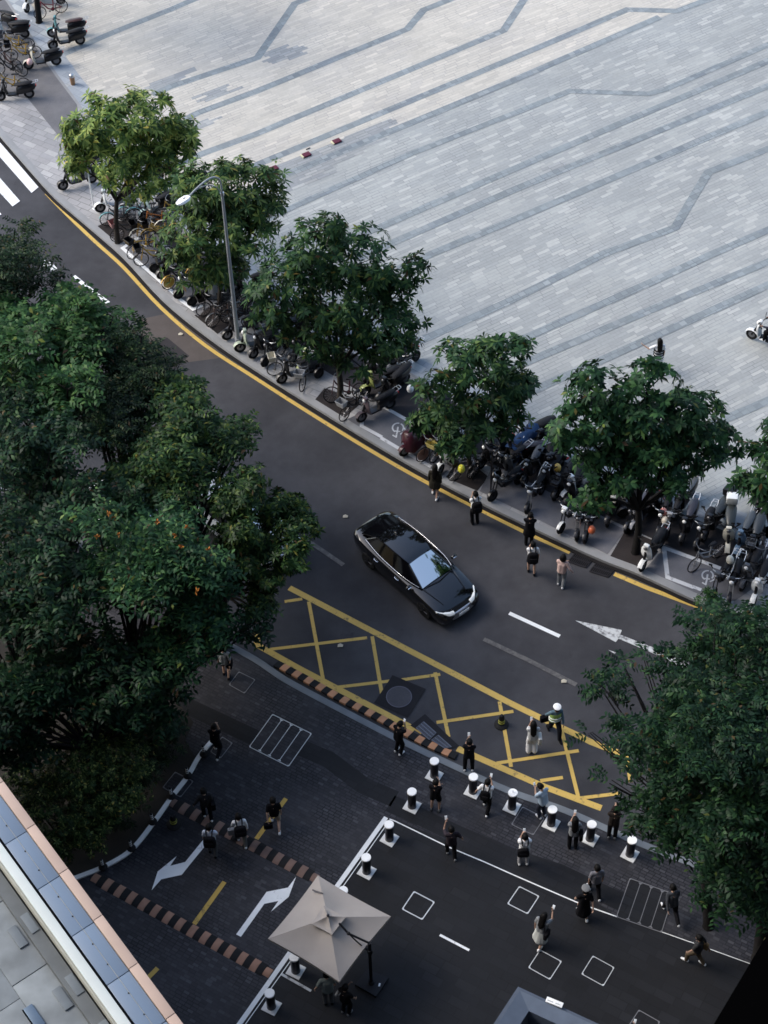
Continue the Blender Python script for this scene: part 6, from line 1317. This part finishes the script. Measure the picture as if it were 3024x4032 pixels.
p=person(g(zY3,810,655),(0,-1),'long haired woman in a grey top and black trousers holding a phone up',armL='phone',armR='phone',top=cG,bot=cB,hair='long',shoe=cB); sling(p,cB,'dark bag at the side of the long haired woman in grey'); phone(p,'R','phone held above the long haired woman in grey',True)
p=person(g(zY3,1240,545),(.1,-1),'dark dressed person at the edge of the right tree',armL='phone',armR='phone',top=(.02,.016,.014),sleeve='long',width=1.1,shoe=cG)
p=person(g(zQ3,1420,715),(-.1,-1),'man in white with a black back bag photographing by the dull cover',armL='face',armR='face',top=cW,bot=(.34,.34,.35),stance=.12); backpack(p,cB,'black bag hanging on the back of the man in white',.34,.4,.14,-.05,.14); phone(p,'L','phone of the man in white by the dull cover',True)
p=person(g(zQ3,300,595),(-.2,-1),'man in a dark purple tee holding a bright phone on the thin white line',armL='up',armR='side',top=(.035,.028,.035),bot=cB,stride=.3,shoe=cG,skin=SKIN2,width=1.1); phone(p,'L','bright phone of the man in the dark purple tee')
p=person(g(zone(1960,3440,.1808),920,1505),(.5,-.8),'long haired woman in a white skirt running with a lit phone held up',armL='down',armR='up',top=cG,bot=(.5,.52,.5),legs='skirt',hair='long',stride=.5,lean=.12); phone(p,'R','lit phone of the woman in the white skirt'); sling(p,cB,'black bag of the woman in the white skirt',1)
p=person(g(zN3,385,445),(-.3,-1),'person in a grey top walking near the thin white line, under the bollards',top=(.16,.16,.18),bot=cB,stride=.45,skin=SKIN2)
p=person(g(zN3,258,690),(-.2,-1),'person in a black dress and white cap crossing the thin white line',armL='hold',armR='swingb',top=cB,bot=cB,legs='skirt',hat=(.16,.165,.17),stride=.3)
p=person(g(zN3,1210,690),(-.35,-1),'dark dressed person with white shoes running by the dim trench cover',armL='swingb',armR='swingf',top=(.05,.055,.065),bot=cB,sleeve='long',stride=.7,lean=.25,lift=.22)
p=person(g(zN3,1480,1190),(-.8,-.5),'dim figure with a tan bag walking in the dark lower right',armL='hold',armR='swingb',top=(.03,.03,.032),bot=(.10,.075,.05),stride=.5,skin=SKIN2); sling(p,(.25,.17,.08),'tan bag of the dim figure in the lower right')
p=person(zB3(1645,905,ZD+.008),(-.2,-1),'dim figure cut by the right edge under the lower right tree',top=cGR,bot=cB,stride=.3,armL='hold')
p=person(g(zU,890,1995),(-.1,-1),'person in a pale grey green shirt standing in the shade below the parasol',armL='side',armR='hold',top=(.17,.20,.19),bot=cGR,lean=.2,width=1.1,shoe=cB)
p=person(g(zU,1070,2095),(.5,-.8),'person in black with a white strap standing beside the parasol base',armL='chest',armR='hold',top=cB,bot=cB,shoe=cG); sling(p,(.22,.23,.24),'pale strapped bag of the person beside the parasol base',-1,(.2,.06,.1),.3)
p=person(P(2452,4168,ZD),(.3,-1),'dark haired person cut off by the bottom edge of the photo',armR='up',armL='chest',top=cGR); phone(p,'R','pale phone at the bottom edge of the photo')
p=person(g(zK3,850,640),(.2,-1),'person in a grey white shirt and black shorts under the left trees',armL='down',armR='swingb',top=(.36,.38,.39),bot=cB,legs='shorts',stride=.2,shoe=cB); sling(p,cB,'black bag of the person in the grey white shirt',1)
p=person(g(zK3,690,1995),(.25,-1),'man in black walking along the white kerb, phone at his ear',armL='chest',armR='face',stride=.5,lift=.25,top=cB,bot=cB,lean=.08)
p=person(g(zM3,595,735),(-.2,-1),'man in a dark jacket with a dark bag above the upper speed bump',armL='side',armR='down',top=(.022,.022,.024),bot=cB,sleeve='long',stride=.25); sling(p,cB,'dark bag of the man above the upper speed bump',1,(.3,.14,.34))
p=person(g(zM3,660,1205),(.1,-1),'person in a white tee with a black backpack at the end of the turn arrow',top=(.6,.64,.72),bot=cGR,stride=.2,shoe=cB,armL='down',armR='swingf'); backpack(p,cB,'black backpack of the person at the turn arrow')
p=person(g(zM3,1040,1065),(-.15,-1),'person with a black backpack and shopping bag stepping over the upper speed bump',top=cW,bot=(.12,.12,.11),armL='hold',armR='down',stride=.35,sleeve='long'); backpack(p,cB,'wide black backpack of the person with the shopping bag',.36,.46,.18); bag(p,'L',(.3,.3,.3),'grey white shopping bag at the upper speed bump',(.28,.12,.3),.3)
p=person(g(zM3,1480,850),(-.1,-1),'man in a black tee and beige shorts walking over the yellow driveway line',armL='swingb',armR='down',top=cB,bot=cBE,legs='shorts',stride=.55,lift=.18); bag(p,'L',cB,'black bag carried by the man in beige shorts',(.28,.12,.24),.2)
# rider
p=person(Vector(rs_.location)+Matrix.Rotation(rs_.rotation_euler.z,3,'Z')@Vector((0,-.3,.2)),(-.8,-.35),'rider in dark clothes on the scooter at the right edge of the plaza',armL='bars',armR='bars',top=cN,bot=cB,sleeve='long',sit=True,zg=ZP+.24,lean=.12,shoe=cW)
p['t'].rotation_euler.z=rs_.rotation_euler.z
